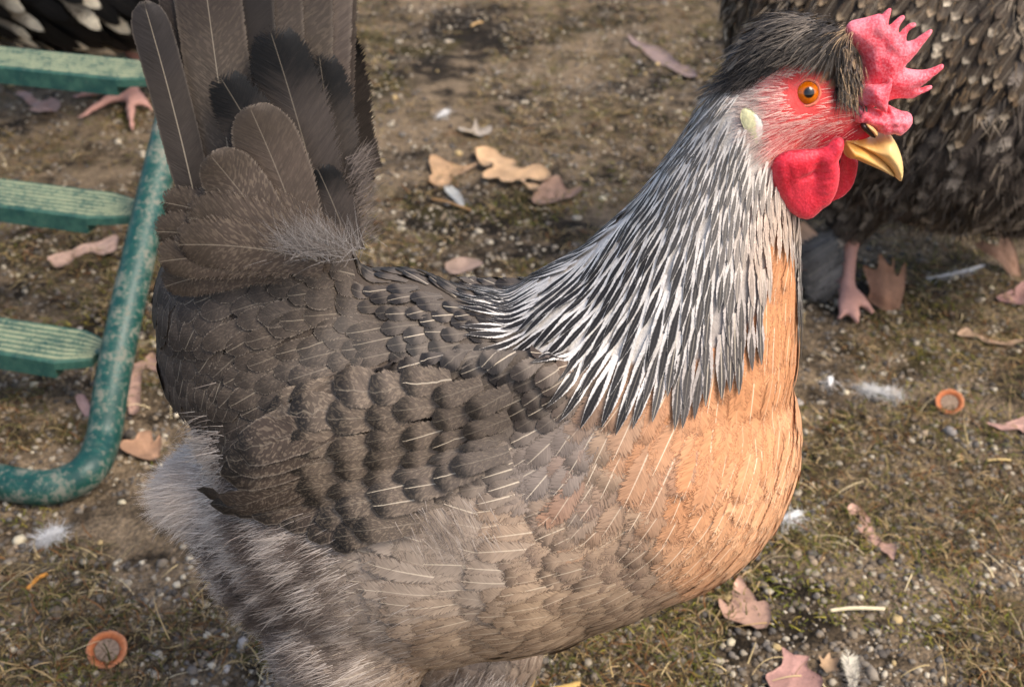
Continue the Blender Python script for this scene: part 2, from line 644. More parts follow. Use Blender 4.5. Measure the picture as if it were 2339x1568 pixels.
# thighs, shanks and toes (mostly below the picture)
base = P(930, 1100, HY)
def hen_leg(px, side, fwd):
    top = P(px, 1440, HY + side * 0.035)
    knee = P(px + 30, 1590, HY + side * 0.036)
    hock = Vector((knee.x - 0.012 + fwd * 0.2, knee.y, 0.056))
    ank = Vector((hock.x + 0.012, hock.y, 0.012))
    out = chain([(top, 0.033), (knee, 0.020), (hock, 0.0075)], 0.3)
    toes = [ank + Vector((0.055, side * 0.002, -0.007)), ank + Vector((0.042, 0.028, -0.007)), ank + Vector((0.042, -0.028, -0.007)), ank + Vector((-0.028, -side * 0.004, -0.007))]
    return out + leg_balls(hock, ank, toes, 0.0062), ank
lb1, ank1 = hen_leg(800, -1, 0)
lb2, ank2 = hen_leg(1090, 1, 0.02)
balls += lb1 + lb2
HV, HF = ball_body(balls, 0.0028, 10)
BV = BVHTree.FromPolygons(HV, HF)
def hit(x, y):
    l, n, i, dd = BV.ray_cast(Vector((0, 0, CH)), ray(x, y).normalized())
    return l, n

# ---- plumage map: x, y, direction, length, width (picture units), style
S = {}
def style(k, c0, c1, **kw):
    d = dict(c0=lin(c0), c1=lin(c1)); d.update(kw); S[k] = d
style('hackle', (222, 215, 207), (214, 206, 197), stripe=1.0, fringe=0.0, shaft=0.05, prof='l', fluff=0.12, jit=0.1, tip=.8)
style('hackgrey', (170, 159, 151), (146, 136, 130), stripe=0.85, fringe=0.0, shaft=0.6, prof='l', fluff=0.25, jit=0.12, tip=.7)
style('hackup', (218, 209, 199), (210, 201, 190), stripe=0.9, fringe=0.0, shaft=0.05, prof='l', fluff=0.15, jit=0.15, tip=.8)
style('throat', (196, 168, 146), (205, 176, 150), stripe=0.1, fringe=0.1, shaft=0.5, prof='l', fluff=0.5, jit=0.15, tip=.7)
style('back', (92, 83, 75), (27, 24, 24), fringe=0.08, shaft=0.6, jit=0.15, tip=.52, fluff=.25)
style('saddle', (71, 62, 55), (52, 45, 40), fringe=0.55, shaft=0.15, mott=.15, jit=0.12, tip=.6, fluff=.15)
style('wing', (96, 84, 74), (30, 25, 22), fringe=0.08, shaft=0.4, mott=.45, jit=0.12, tip=.66, fluff=.15)
style('grey', (132, 120, 111), (108, 98, 91), fringe=0.02, shaft=0.7, jit=0.07, tip=.6, fluff=.75)
style('breast', (198, 138, 95), (200, 142, 101), fringe=0.0, shaft=0.95, jit=0.09, tip=.7, fluff=.75)
style('bright', (210, 156, 115), (220, 172, 132), fringe=0.08, shaft=0.95, jit=0.13, tip=.7, fluff=.75)
style('tan', (174, 146, 120), (164, 138, 114), fringe=0.0, shaft=0.8, jit=0.06, tip=.6, fluff=.85)
style('darktip', (164, 140, 118), (112, 95, 84), fringe=0.02, shaft=0.75, jit=0.09, tip=.64, fluff=.65)
style('flank', (162, 146, 131), (150, 134, 119), fringe=0.06, shaft=0.75, jit=0.07, tip=.6, fluff=.7)
style('belly', (172, 146, 119), (142, 118, 95), fringe=0.2, shaft=0.55, jit=0.1, tip=.6, fluff=.5)
style('down', (146, 133, 122), (122, 109, 100), fringe=0.0, shaft=0.5, jit=0.12, tip=.5, fluff=.8)
style('pale', (184, 168, 152), (176, 158, 142), fringe=0.0, shaft=0.1, jit=0.08, tip=.6, fluff=1.0)
style('crest', (58, 52, 48), (40, 37, 36), fringe=0.0, shaft=0.08, jit=0.3, prof='l', fluff=.5, tip=.5)
style('cresttan', (112, 94, 76), (70, 60, 52), fringe=0.0, shaft=0.08, jit=0.3, prof='l', fluff=.5, tip=.5)
GUIDES = [
    # neck
    (1640, 215, -.7, .8, 60, 11, 'hackup'), (1560, 300, -.6, 1, 70, 13, 'hackup'), (1690, 330, -.25, 1, 66, 13, 'hackup'),
    (1500, 420, -.6, 1, 84, 17, 'hackle'), (1600, 430, -.35, 1, 84, 17, 'hackup'), (1690, 450, -.1, 1, 80, 17, 'hackup'),
    (1420, 540, -.65, 1, 100, 22, 'hackle'), (1530, 560, -.4, 1, 100, 22, 'hackle'), (1640, 580, -.12, 1, 96, 22, 'hackle'),
    (1330, 640, -.85, .9, 112, 24, 'hackle'), (1440, 680, -.55, 1, 115, 26, 'hackle'), (1560, 690, -.22, 1, 115, 27, 'hackle'), (1670, 680, .02, 1, 108, 26, 'hackgrey'),
    (1230, 690, -1, .4, 112, 22, 'hackle'), (1260, 760, -.95, .6, 122, 27, 'hackle'), (1370, 780, -.65, 1, 128, 29, 'hackle'), (1470, 800, -.35, 1, 130, 30, 'hackle'),
    (1570, 800, -.12, 1, 128, 30, 'hackgrey'), (1660, 770, .03, 1, 120, 28, 'hackgrey'), (1720, 700, .05, 1, 100, 25, 'hackgrey'),
    (1760, 470, .05, 1, 70, 18, 'throat'), (1740, 560, .03, 1, 80, 20, 'throat'), (1810, 560, .08, 1, 90, 14, 'hackle'), (1825, 660, .02, 1, 90, 14, 'hackle'),
    # breast
    (1780, 650, .03, 1, 90, 30, 'breast'), (1790, 760, .02, 1, 96, 32, 'breast'), (1720, 820, .0, 1, 110, 44, 'breast'), (1810, 900, -.02, 1, 96, 32, 'bright'), (1740, 950, -.1, 1, 105, 44, 'breast'),
    (1640, 960, -.25, 1, 125, 54, 'breast'), (1540, 960, -.35, 1, 125, 56, 'breast'), (1440, 960, -.45, 1, 125, 56, 'tan'), (1360, 960, -.6, 1, 115, 54, 'grey'),
    (1790, 1030, -.15, 1, 90, 34, 'bright'), (1700, 1060, -.3, 1, 105, 42, 'bright'), (1600, 1080, -.4, 1, 120, 54, 'breast'), (1500, 1090, -.5, 1, 120, 56, 'tan'), (1400, 1080, -.55, 1, 115, 54, 'grey'), (1320, 1050, -.7, .9, 105, 50, 'grey'),
    (1740, 1150, -.5, 1, 90, 34, 'bright'), (1640, 1190, -.6, 1, 100, 42, 'bright'), (1530, 1190, -.7, .8, 110, 50, 'darktip'), (1430, 1190, -.85, .6, 110, 52, 'tan'), (1330, 1170, -.95, .4, 100, 48, 'darktip'), (1230, 1170, -1, .1, 100, 48, 'tan'),
    (1650, 1270, -.8, .7, 90, 32, 'bright'), (1540, 1290, -.9, .55, 100, 40, 'darktip'), (1430, 1280, -1, .35, 100, 44, 'darktip'), (1300, 1270, -1, .12, 105, 46, 'darktip'), (1180, 1260, -1, -.15, 115, 50, 'flank'), (1130, 1170, -1, -.3, 110, 50, 'flank'),
    (1560, 1360, -1, .6, 95, 32, 'belly'), (1430, 1380, -1, .35, 100, 36, 'belly'), (1290, 1370, -1, .12, 110, 42, 'belly'), (1160, 1350, -1, 0, 120, 46, 'flank'), (1040, 1290, -1, -.3, 130, 52, 'flank'), (930, 1230, -1, -.5, 120, 56, 'flank'), (1000, 1210, -1, -.6, 115, 52, 'flank'),
    (1400, 1450, -1, .35, 110, 36, 'belly'), (1250, 1470, -1, .3, 115, 38, 'belly'), (1100, 1440, -1, .2, 120, 44, 'belly'), (980, 1390, -1, .05, 125, 50, 'flank'), (880, 1330, -1, -.15, 120, 54, 'flank'),
    (1050, 1530, -1, .4, 120, 44, 'belly'), (900, 1470, -1, .15, 115, 52, 'flank'), (800, 1400, -1, .15, 100, 50, 'down'), (760, 1480, -1, .25, 100, 50, 'down'), (700, 1380, -.9, .3, 90, 48, 'down'),
    (640, 1290, -.9, .35, 85, 46, 'down'), (720, 1290, -1, .15, 90, 46, 'down'), (560, 1340, -.6, .7, 80, 44, 'down'), (560, 1220, -1, .2, 85, 44, 'down'), (500, 1150, -1, .05, 85, 42, 'pale'), (440, 1060, -1, -.1, 80, 40, 'pale'), (620, 1440, -.7, .6, 85, 46, 'down'),
    (830, 1560, -.6, .8, 85, 44, 'down'), (1100, 1560, -.6, .9, 90, 44, 'down'),
    # back, shoulder
    (1150, 690, -1, .12, 76, 38, 'back'), (1060, 690, -1, .1, 78, 42, 'back'), (1100, 770, -1, .25, 80, 46, 'back'), (1180, 840, -1, .45, 86, 48, 'back'), (1280, 900, -.9, .6, 95, 50, 'back'), (1200, 930, -1, .55, 90, 50, 'back'),
    (1000, 780, -1, .15, 80, 50, 'back'), (1020, 860, -1, .25, 84, 54, 'back'), (1100, 900, -1, .4, 86, 54, 'back'), (1100, 1000, -1, .4, 82, 50, 'back'), (1200, 1030, -1, .5, 84, 50, 'grey'), (1270, 1080, -1, .45, 84, 50, 'grey'), (1180, 1090, -1, .35, 80, 48, 'back'),
    (950, 680, -1, .1, 80, 44, 'back'), (880, 620, -1, .08, 84, 40, 'back'),
    # saddle
    (800, 620, -1, .12, 110, 52, 'saddle'), (720, 600, -1, .2, 120, 56, 'saddle'), (800, 690, -1, .15, 110, 56, 'saddle'), (700, 690, -1, .3, 115, 58, 'saddle'), (600, 640, -1, .4, 125, 60, 'saddle'), (880, 740, -1, .15, 95, 54, 'saddle'), (780, 780, -1, .3, 105, 58, 'saddle'),
    (520, 620, -.9, .55, 120, 62, 'saddle'), (600, 750, -.9, .6, 118, 60, 'saddle'), (480, 720, -.6, .9, 115, 60, 'saddle'), (420, 640, -.4, 1, 115, 56, 'saddle'), (420, 800, -.2, 1, 110, 54, 'saddle'), (500, 850, -.35, 1, 110, 56, 'saddle'), (680, 840, -1, .5, 110, 58, 'saddle'), (570, 930, -.4, 1, 110, 56, 'saddle'), (470, 940, .1, 1, 100, 50, 'saddle'), (560, 1030, -.3, 1, 90, 50, 'saddle'),
    (400, 560, -.5, .8, 110, 54, 'saddle'), (380, 460, -.6, .3, 100, 52, 'saddle'), (600, 500, -.7, -.6, 110, 56, 'saddle'), (750, 480, -.3, -1, 110, 54, 'saddle'),
    # wing
    (1000, 950, -1, .3, 84, 54, 'wing'), (900, 900, -1, .3, 92, 60, 'wing'), (800, 890, -1, .4, 110, 66, 'wing'), (900, 1000, -1, .2, 84, 52, 'wing'), (820, 980, -1, .2, 96, 56, 'wing'), (980, 1050, -1, .2, 78, 48, 'wing'), (900, 1090, -1, .15, 84, 50, 'wing'), (1050, 1100, -1, .2, 76, 46, 'wing'), (700, 1000, -1, .2, 100, 60, 'wing'), (800, 1130, -1, .1, 90, 50, 'wing'), (960, 1140, -1, .15, 76, 46, 'wing'),
    # crest
    (1930, 130, .12, 1, 48, 8, 'cresttan'), (1950, 190, .05, 1, 36, 8, 'crest'), (1900, 150, .3, 1, 44, 8, 'crest'), (1880, 70, -.9, .4, 95, 8, 'crest'), (1900, 60, -.6, .2, 95, 8, 'crest'), (1860, 150, -.7, .35, 50, 8, 'cresttan'),
    (1820, 100, -1, .45, 100, 8, 'crest'), (1820, 40, -1, .15, 100, 8, 'crest'), (1760, 120, -1, .6, 95, 8, 'crest'), (1720, 90, -1, .55, 95, 8, 'crest'), (1700, 160, -1, .7, 80, 8, 'crest'), (1790, 150, -1, .45, 80, 8, 'crest'),
]
GP = np.array([(g[0], g[1]) for g in GUIDES], dtype=float)
GD = np.array([(g[2], g[3]) for g in GUIDES], dtype=float); GD /= np.linalg.norm(GD, axis=1)[:, None]
GL = np.array([(g[4], g[5]) for g in GUIDES], dtype=float)
NUM = ('c0', 'c1')
PAR = ('stripe', 'fringe', 'shaft', 'tip', 'mott', 'fluff')
GC = np.array([list(S[g[6]]['c0']) + list(S[g[6]]['c1']) + [S[g[6]].get(k, .6 if k == 'tip' else 0.0) for k in PAR] for g in GUIDES])
GK = [g[6] for g in GUIDES]
HACKLE_ROOT = [(1600, 160), (1690, 215), (1700, 290), (1735, 345), (1775, 395), (1835, 420), (1850, 520), (1850, 690), (1816, 690), (1814, 520), (1768, 515), (1745, 630), (1738, 700), (1690, 760), (1640, 790), (1570, 835), (1490, 838), (1400, 820), (1300, 800),
               (1220, 775), (1175, 740), (1150, 690), (1180, 650), (1240, 640), (1400, 430), (1500, 240)]
FACE = [(1688, 205), (1740, 180), (1790, 160), (1850, 163), (1895, 195), (1925, 235), (1965, 245), (2000, 330), (1940, 370), (1850, 365), (1760, 372), (1730, 350), (1700, 290)]
CREST = [(1960, 245), (1920, 225), (1895, 190), (1850, 158), (1790, 152), (1730, 172), (1690, 200), (1600, 190), (1600, 0), (1990, -20), (1990, 245)]
def lookup(x, y, allow):
    w = 1.0 / (((GP - (x, y)) ** 2).sum(axis=1) + 150.0) ** 1.6
    w = w * allow
    i = int(np.argmax(w))
    w = w / w.sum()
    d = (w[:, None] * GD).sum(axis=0)
    lw = (w[:, None] * GL).sum(axis=0)
    wc = allow / (((GP - (x, y)) ** 2).sum(axis=1) + 2500.0) ** 1.9
    c = ((wc / wc.sum())[:, None] * GC).sum(axis=0)
    return d, lw, c, GK[i]
ZH = np.array([1.0 if k in ('hackle', 'hackup', 'hackgrey', 'throat') else 0.0 for k in GK])
ZC = np.array([1.0 if k.startswith('crest') else 0.0 for k in GK])
ZB = 1 - np.clip(ZH + ZC, 0, 1)
ZW = np.array([1.0 if k == 'wing' else 0.0 for k in GK])
def zone(x, y):
    if inpoly(x, y, FACE): return 'face'
    if inpoly(x, y, CREST): return 'crest'
    if inpoly(x, y, HACKLE_ROOT): return 'hackle'
    return 'body'
def near_px(p):                    # her far side wears the same plumage as the near one
    q = Vector((p.x, min(p.y, 2 * HY - p.y), p.z))
    # slide to where this flank point shows, for points on the rim
    return proj(q)
def to3(p, n, d2):
    """picture direction -> direction along the skin at p"""
    z = depth(p)
    d = Vector((d2[0], 0, 0)) + Vector((0, -SP, -CP)) * d2[1]
    e = Vector((0, CP, -SP))                 # free to move along the view axis
    # choose the tangent vector whose picture direction is d2
    k = d.dot(n) / (e.dot(n) if abs(e.dot(n)) > 0.25 else math.copysign(0.25, e.dot(n)))
    t = d - e * k
    t = t - n * t.dot(n)
    return t.normalized()

hen = empty('hen', (base.x, HY, 0))
tag(hen, 'grey brown crested hen with red comb and salmon breast filling the foreground', 'hen')

# body skin with its own colours
bc = []
for v in HV:
    x, y = near_px(v)
    z = zone(x, y)
    if v.z < 0.058:
        bc.append((*lin((196, 160, 96)), 1)); continue
    if z == 'face':
        de = math.hypot(x - 1846, y - 212)
        k = sstep(1775, 1705, x) * 0.8
        red, pale = lin((214, 78, 76)), lin((200, 150, 142))
        if y > 300 and x > 1840: red = lin((205, 42, 58))
        kk = max(0.0, min(1.0, k + 0.25 * noise.noise(v * 300)))
        c = [a + (b - a) * kk for a, b in zip(red, pale)]
    else:
        _, _, cc, _ = lookup(x, y, {'crest': ZC, 'hackle': ZH, 'body': ZB}[z])
        c = [q * 0.95 for q in cc[:3]]
    bc.append((*c, 1))
mb = MB(); mb.add(HV, HF, c0=bc)
body = mb.build('body', M_BODY, hen)

LIFTK = dict(breast=.12, bright=.08, tan=.15, grey=.3, darktip=.3, flank=.3, belly=.5, down=.6, pale=.6, back=.7, saddle=.7)
SOFT = dict(breast=1.5, bright=1.5, tan=1.5, grey=1.45, darktip=1.3, flank=1.45, belly=1.3, saddle=1.15, hackle=1.35, hackup=1.2, hackgrey=1.3, throat=1.3)
# ---- body, hackle and crest feathers over the whole skin
pts, nns = sample_surface(HV, HF, 42000)
cands = {'body': [], 'hackle': [], 'crest': []}
for p, n in zip(pts, nns):
    p = Vector(p)
    if p.z < 0.064: continue
    _, n, _, _ = BV.find_nearest(p)
    far = p.y > HY
    q = mir(p) if far else p
    nq = Vector((n.x, -n.y, n.z)) if far else n
    x, y = proj(q)
    z = zone(x, y)
    if z == 'face': continue
    if z == 'body' and x > 1600 and y < 430: continue
    if z == 'crest' and 1790 < x < 1905 and y > 128: continue
    d2, lw, c, k = lookup(x, y, {'crest': ZC, 'hackle': ZH, 'body': ZB}[z])
    d = to3(q, nq, d2)
    if far: d = Vector((d.x, -d.y, d.z))
    s = depth(q) / FPX
    L, W = lw[0] * s, lw[1] * s
    sf = SOFT.get(k, 1.0); L *= sf
    if z == 'hackle': al, ac = L * 0.29, W * 0.72
    elif z == 'crest': al, ac = L * 0.2, W * 0.5
    else: al, ac = L * 0.36 / sf, W * (0.62 if sf == 1.0 else 0.55)
    if k in LIFTK and k not in ('back', 'saddle'): W *= 1.4
    cands[z].append((tuple(p), n, tuple(d), al, ac, (L, W, c, k, far, x, y)))
def put(zone_, name, keep, lift, off):
    singles, rest = [], MB()
    for p, n, d, al, ac, (L, W, c, k, far, x, y) in dart(cands[zone_]):
        st = dict(S[k]); st['c0'] = tuple(c[:3]); st['c1'] = tuple(c[3:6])
        for i, q in enumerate(PAR): st[q] = float(c[6 + i])
        dd = Vector(d) + Vector((random.uniform(-1, 1), random.uniform(-1, 1), random.uniform(-1, 1))) * (0.035 if zone_ == 'hackle' else 0.09)
        if zone_ == 'body' and k == 'down':
            br = noise.noise(Vector((x * 0.02 + y * 0.006, y * 0.012, 0)))
            st['c0'] = tuple(q * (1 + 0.7 * br) for q in st['c0'])
        if k in ('back', 'saddle', 'wing'):
            st['shaft'] = random.choice([.7, .4, .1, .1]) * (.35 if k == 'saddle' else 1)
        else:
            st['shaft'] *= random.choice([random.uniform(.1, .4), random.uniform(.5, 1.0), random.uniform(.7, 1.0)])
            if zone_ == 'body': st['shw'] = .36
        if k in ('tan', 'grey', 'breast') and 1330 < x < 1640 and 900 < y < 1260:
            o_ = S[random.choice(['breast', 'tan', 'grey', 'tan'])]; q_ = random.uniform(.05, .4)
            st['c0'] = tuple(a + (b - a) * q_ for a, b in zip(st['c0'], o_['c0'])); st['c1'] = tuple(a + (b - a) * q_ for a, b in zip(st['c1'], o_['c1']))
        if k in ('darktip', 'breast', 'tan', 'grey') and random.random() < 0.2:
            st['c1'] = tuple(q * 0.55 for q in st['c1'])
        m = feather(Vector(p), dd, L * random.uniform(.9, 1.12), W * random.uniform(.9, 1.1), st, BV, nu=8, off0=off * (.4 if LIFTK.get(k, 1) < .4 else 1), lift=lift * LIFTK.get(k, 1.0) * random.uniform(.8, 1.2), camber=0.0)
        if far: rest.merge(m)
        else: singles.append((L * W, m))
    singles.sort(key=lambda a: -a[0])
    for a, m in singles[keep:]: rest.merge(m)
    for a, m in singles[:keep]: m.build(name, M_FEATHER, hen)
    if rest.v:
        o = rest.build(name, M_FEATHER, hen); o['kind'] = 'stuff'
    print('FEATHERS', zone_, len(singles))
put('body', 'body_feather', 290, 0.0011, 0.0004)
put('hackle', 'hackle_feather', 290, 0.0009, 0.0010)
put('crest', 'crest_feather', 290, 0.0045, 0.0004)

# ---- wing rows: root -> tip in the picture, laid over the skin
def laid(name, x0, y0, x1, y1, W, st, off, lift, jit=None, nu=10, bend=0.0):
    a, na = hit(x0, y0)
    b, nb = hit(x1, y1)
    if a is None: return
    if b is None or (b - a).length > 0.14: b = P(x1, y1, a.y)
    s = depth(a) / FPX
    m = feather(a, b - a, (b - a).length, W * s, st, BV, nu=nu, off0=off, lift=lift, camber=0.08, bend=bend)
    m.build(name, M_FEATHER, hen)
wq = dict(S['wing']); wq.update(c0=lin((72, 60, 51)), c1=lin((34, 28, 23)), mott=.35, prof='w', shaft=.1, fringe=.35, fluff=.03, jit=.12)
for i, (x0, y0, x1, y1) in enumerate([(880, 1150, 770, 1246), (860, 1130, 715, 1222), (840, 1115, 655, 1192), (820, 1095, 600, 1166), (800, 1075, 550, 1138), (800, 1050, 515, 1112), (800, 1030, 496, 1080), (790, 1010, 540, 1060), (790, 985, 556, 1030), (780, 960, 580, 1010)]):
    laid('wing_feather', x0, y0, x1, y1, 74, wq, 0.0016 + i * 0.0004, 0.002)
wt = dict(S['wing']); wt.update(c0=lin((100, 85, 72)), c1=lin((32, 27, 23)), prof='w', tip=.6, mott=.5, fluff=.08, shaft=.12)
ROWS = [   # tips of each row of coverts, top to bottom; then root offset and width
    ([(590, 985), (611, 928), (668, 905)], 140, -22, 88),
    ([(684, 950), (674, 1000), (672, 1048), (684, 1094), (706, 1136), (734, 1175), (764, 1212)], 150, -22, 66),
    ([(770, 905), (764, 955), (757, 1008), (757, 1058), (766, 1103), (781, 1143), (797, 1180), (822, 1206)], 140, -20, 64),
    ([(842, 890), (836, 938), (830, 985), (828, 1032), (836, 1077), (848, 1117), (862, 1153)], 130, -22, 60),
    ([(912, 880), (910, 930), (906, 980), (906, 1030), (912, 1076), (926, 1118)], 125, -24, 60),
    ([(982, 890), (982, 940), (979, 992), (978, 1044), (988, 1092)], 120, -28, 60),
    ([(1052, 910), (1050, 962), (1046, 1014), (1050, 1064)], 115, -34, 60),
]
for ri, (tips, dx, dy, w) in enumerate(ROWS):
    for i, (x1, y1) in enumerate(tips):
        st = dict(wt)
        g = lin((112, 97, 84)); k = ri / 6
        st.update(c0=tuple(a + (b - a) * k for a, b in zip(lin((102, 88, 75)), lin((92, 81, 72)))), mott=.55 - .06 * ri, fluff=.06 + .03 * ri)
        if ri >= 3: st['shaft'] = random.choice([.1, .1, .6])
        laid('wing_feather', x1 + dx, y1 + dy, x1 + random.uniform(-16, 16), y1 + random.uniform(-8, 8), w * random.uniform(.92, 1.12), st, 0.0042 + ri * 0.0006 + (i * 0.0003 if ri == 0 else -i * 0.00022), 0.0014)

# ---- tail: free quills and the coverts that clothe their roots
def free(name, x0, y0, o0, x1, y1, o1, W, st, nu=24, bend=0.0, far=True, tilt=0.0):
    """quill from picture point (x0,y0) to (x1,y1); o0, o1: how far on the near side of her middle plane"""
    a = P(x0, y0, HY - o0); b = P(x1, y1, HY - o1)
    d = (b - a)
    n = Vector((0, -1, 0)); n = (n - d.normalized() * n.dot(d.normalized())).normalized()
    n = (n + d.normalized().cross(n) * tilt).normalized()
    m = feather(a, d, d.length, W * depth(a) / FPX, st, None, n, nu=nu, off0=0, lift=0.002, camber=0.22, bend=bend)
    m.build(name, M_FEATHER, hen)
    if far:
        o = MB(); o.add([mir(Vector(v)) for v in m.v], [tuple(reversed(f)) for f in m.f], **m.at)
        far_mb.merge(o)
far_mb = MB()
tq = dict(shw=.27, c0=lin((53, 47, 43)), c1=lin((40, 36, 35)), prof='q', shaft=.35, fringe=.15, fluff=.03, jit=.1, tip=.55, mott=.0)
tm = dict(tq); tm.update(c0=lin((77, 68, 60)), c1=lin((64, 56, 51)), mott=.16)
tp = dict(tq); tp.update(c0=lin((89, 78, 71)), c1=lin((93, 82, 74)), mott=.1)
free('tail_feather', 700, 520, .014, 742, -260, .004, 165, tp, bend=.05)
free('tail_feather', 680, 520, .016, 672, -230, .007, 165, tm)
free('tail_feather', 640, 520, .018, 604, -200, .009, 150, tm)
free('tail_feather', 590, 510, .020, 540, -180, .011, 140, tq)
free('tail_feather', 545, 510, .022, 450, -150, .014, 150, tm, bend=-.02)
free('tail_feather', 500, 500, .019, 388, -60, .012, 74, tm)
free('tail_feather', 455, 500, .025, 348, -6, .019, 88, tq, bend=.08, tilt=.25)
cv = dict(c0=lin((69, 61, 56)), c1=lin((15, 14, 14)), prof='w', shaft=.2, fringe=.05, fluff=.35, jit=.08, tip=.58, mott=.03)
cm = dict(cv); cm.update(c0=lin((83, 71, 62)), c1=lin((67, 57, 48)), mott=.3, tip=.6, fluff=.12, fringe=.3)
free('tail_feather', 752, 560, .030, 640, 48, .020, 176, cv, bend=.10)
free('tail_feather', 780, 560, .026, 742, 110, .016, 140, dict(cv, c0=lin((60, 53, 48))), bend=.06)
free('tail_feather', 720, 570, .034, 522, 150, .024, 150, cv, bend=.12)
free('tail_feather', 700, 575, .037, 590, 230, .028, 165, dict(cm, mott=.1), bend=.12)
free('tail_feather', 800, 575, .033, 738, 368, .030, 110, cv, bend=.15)
free('tail_feather', 640, 560, .038, 490, 340, .034, 150, dict(cm, c0=lin((78, 67, 59))), bend=.1)
cs2 = dict(cm, fluff=.35, shaft=.25, fringe=.35)
for x0, y0, x1, y1, w, o, bd in ((770, 560, 470, 395, 150, .038, .32), (640, 540, 372, 425, 110, .036, .25), (765, 585, 430, 440, 165, .042, .34), (640, 570, 350, 485, 120, .040, .3),
                           (740, 600, 400, 500, 150, .0445, .36), (660, 600, 352, 545, 130, .043, .36), (640, 620, 356, 600, 110, .0385, .42)):
    free('tail_feather', x0, y0, o, x1, y1, o - .006, w, cs2, bend=bd)
o = far_mb.build('tail_feather', M_FEATHER, hen); o['kind'] = 'stuff'

# ---- down: strands at the rump, the tail root and the thighs
dn = MB()
def down_zone(n, cx, cy, sx, sy, dx, dy, L, w, cols, lift=.5, fan=0.25, off=0.0, seg=3):
    for _ in range(n):
        x, y = random.gauss(cx, sx), random.gauss(cy, sy)
        l, nn = hit(x, y)
        if l is None: continue
        if nn.dot(ray(x, y)) > 0: nn = -nn
        l = l + nn * (off + random.uniform(0, 0.003))
        d = to3(l, nn, (dx, dy)) + nn * lift * random.uniform(.1, 1)
        d += Vector((random.uniform(-1, 1), random.uniform(-1, 1), random.uniform(-1, 1))) * fan
        c = random.choice(cols(x, y) if callable(cols) else cols); j = random.uniform(.85, 1.1)
        s = depth(l) / FPX
        ribbon(dn, l, d, nn, L * s * random.uniform(.6, 1.2), w, [q * j for q in lin(c)], 0.15, random.uniform(-.4, .4), seg)
pale = [(214, 198, 182), (196, 178, 162), (180, 163, 149), (224, 210, 195)]
gdn = [(150, 136, 124), (126, 112, 102), (176, 162, 150), (108, 96, 88)]
def bars(x, y):
    b = noise.noise(Vector((x * .022 + y * .01, y * .016, 0))) + .4 * math.sin(x * .06 - y * .045)
    return [(198, 184, 171), (174, 160, 148)] if b > .12 else ([(92, 80, 72), (108, 95, 87)] if b < -.1 else [(146, 132, 121), (136, 122, 111)])
down_zone(4200, 415, 1110, 40, 58, -1, .12, 85, .00024, pale, .35, .2)
down_zone(2000, 462, 1035, 22, 28, -1, .05, 64, .00024, pale, .22, .16)
down_zone(2200, 470, 1190, 38, 50, -1, .3, 80, .00024, pale, .25, .2)
down_zone(4500, 600, 1260, 85, 75, -1, .3, 80, .00022, bars, .07, .15, .001)
down_zone(1500, 610, 1390, 85, 75, -1, .4, 80, .00022, bars, .07, .15, .001)
down_zone(900, 790, 1500, 130, 60, -1, .3, 80, .00022, bars, .07, .15, .001)
down_zone(160, 1010, 1185, 60, 30, .5, .8, 55, .00022, gdn, .05, .2, .003)
down_zone(900, 1110, 1555, 60, 14, -.6, .8, 60, .00024, pale + gdn, .2, .25, .001)
# white downy root of the tail coverts
for _ in range(1000):
    x, y = random.gauss(736, 38), random.gauss(570, 12)
    a = P(x, y, HY - .046 + random.uniform(-.004, .004))
    ang = random.gauss(math.radians(128), .5)
    d = Vector((math.cos(ang), random.uniform(-.25, .15), math.sin(ang)))
    k = random.random()
    c = lin(random.choice([(176, 168, 162), (146, 137, 130), (118, 108, 100)]))
    ribbon(dn, a, d, Vector((0, -1, 0)), random.uniform(.004, .015), .00017, jc(c, .7, 1.1), 0.0, random.uniform(-.5, .5))
for _ in range(500):
    x, y = random.gauss(815, 14), random.uniform(360, 560)
    a = P(x - 12, y, HY - .02 + random.uniform(-.008, .004))
    d = Vector((random.uniform(.2, 1), random.uniform(-.3, .3), random.uniform(.3, 1)))
    ribbon(dn, a, d, Vector((0, -1, 0)), random.uniform(.005, .011), .00028, jc(lin((128, 116, 108)), .7, 1.1), 0.0, .2)
o = dn.build('down', M_STRAND, hen); o['kind'] = 'stuff'

# ---- face bristles
fb = MB()
for _ in range(4200):
    x, y = random.uniform(1685, 1965), random.uniform(160, 370)
    if not inpoly(x, y, FACE) or math.hypot(x - 1846, y - 212) < 46: continue
    dens = 0.25 + 0.75 * sstep(1860, 1740, x)
    if y > 270 and x < 1900: dens = max(dens, .75)
    if y > 300 and x > 1880: dens = .1
    if random.random() > dens: continue
    l, nn = hit(x, y)
    if l is None: continue
    d2 = (-1, .12 + .5 * sstep(260, 360, y)) if y > 200 else (-1, -.1)
    d = to3(l, nn, d2) + nn * .18 + Vector((random.uniform(-1, 1), 0, random.uniform(-1, 1))) * .15
    c = random.choice([(232, 178, 168), (222, 150, 144), (238, 206, 192), (196, 110, 106)]) if x > 1760 else random.choice([(216, 194, 182), (200, 176, 166), (130, 110, 104), (224, 204, 192)])
    ribbon(fb, l + nn * .0002, d, nn, random.uniform(.0030, .0075), .00019, lin(c), 0.05, random.uniform(-.3, .3))
o = fb.build('face_bristle', M_STRAND, hen); o['kind'] = 'stuff'
cs_ = MB()
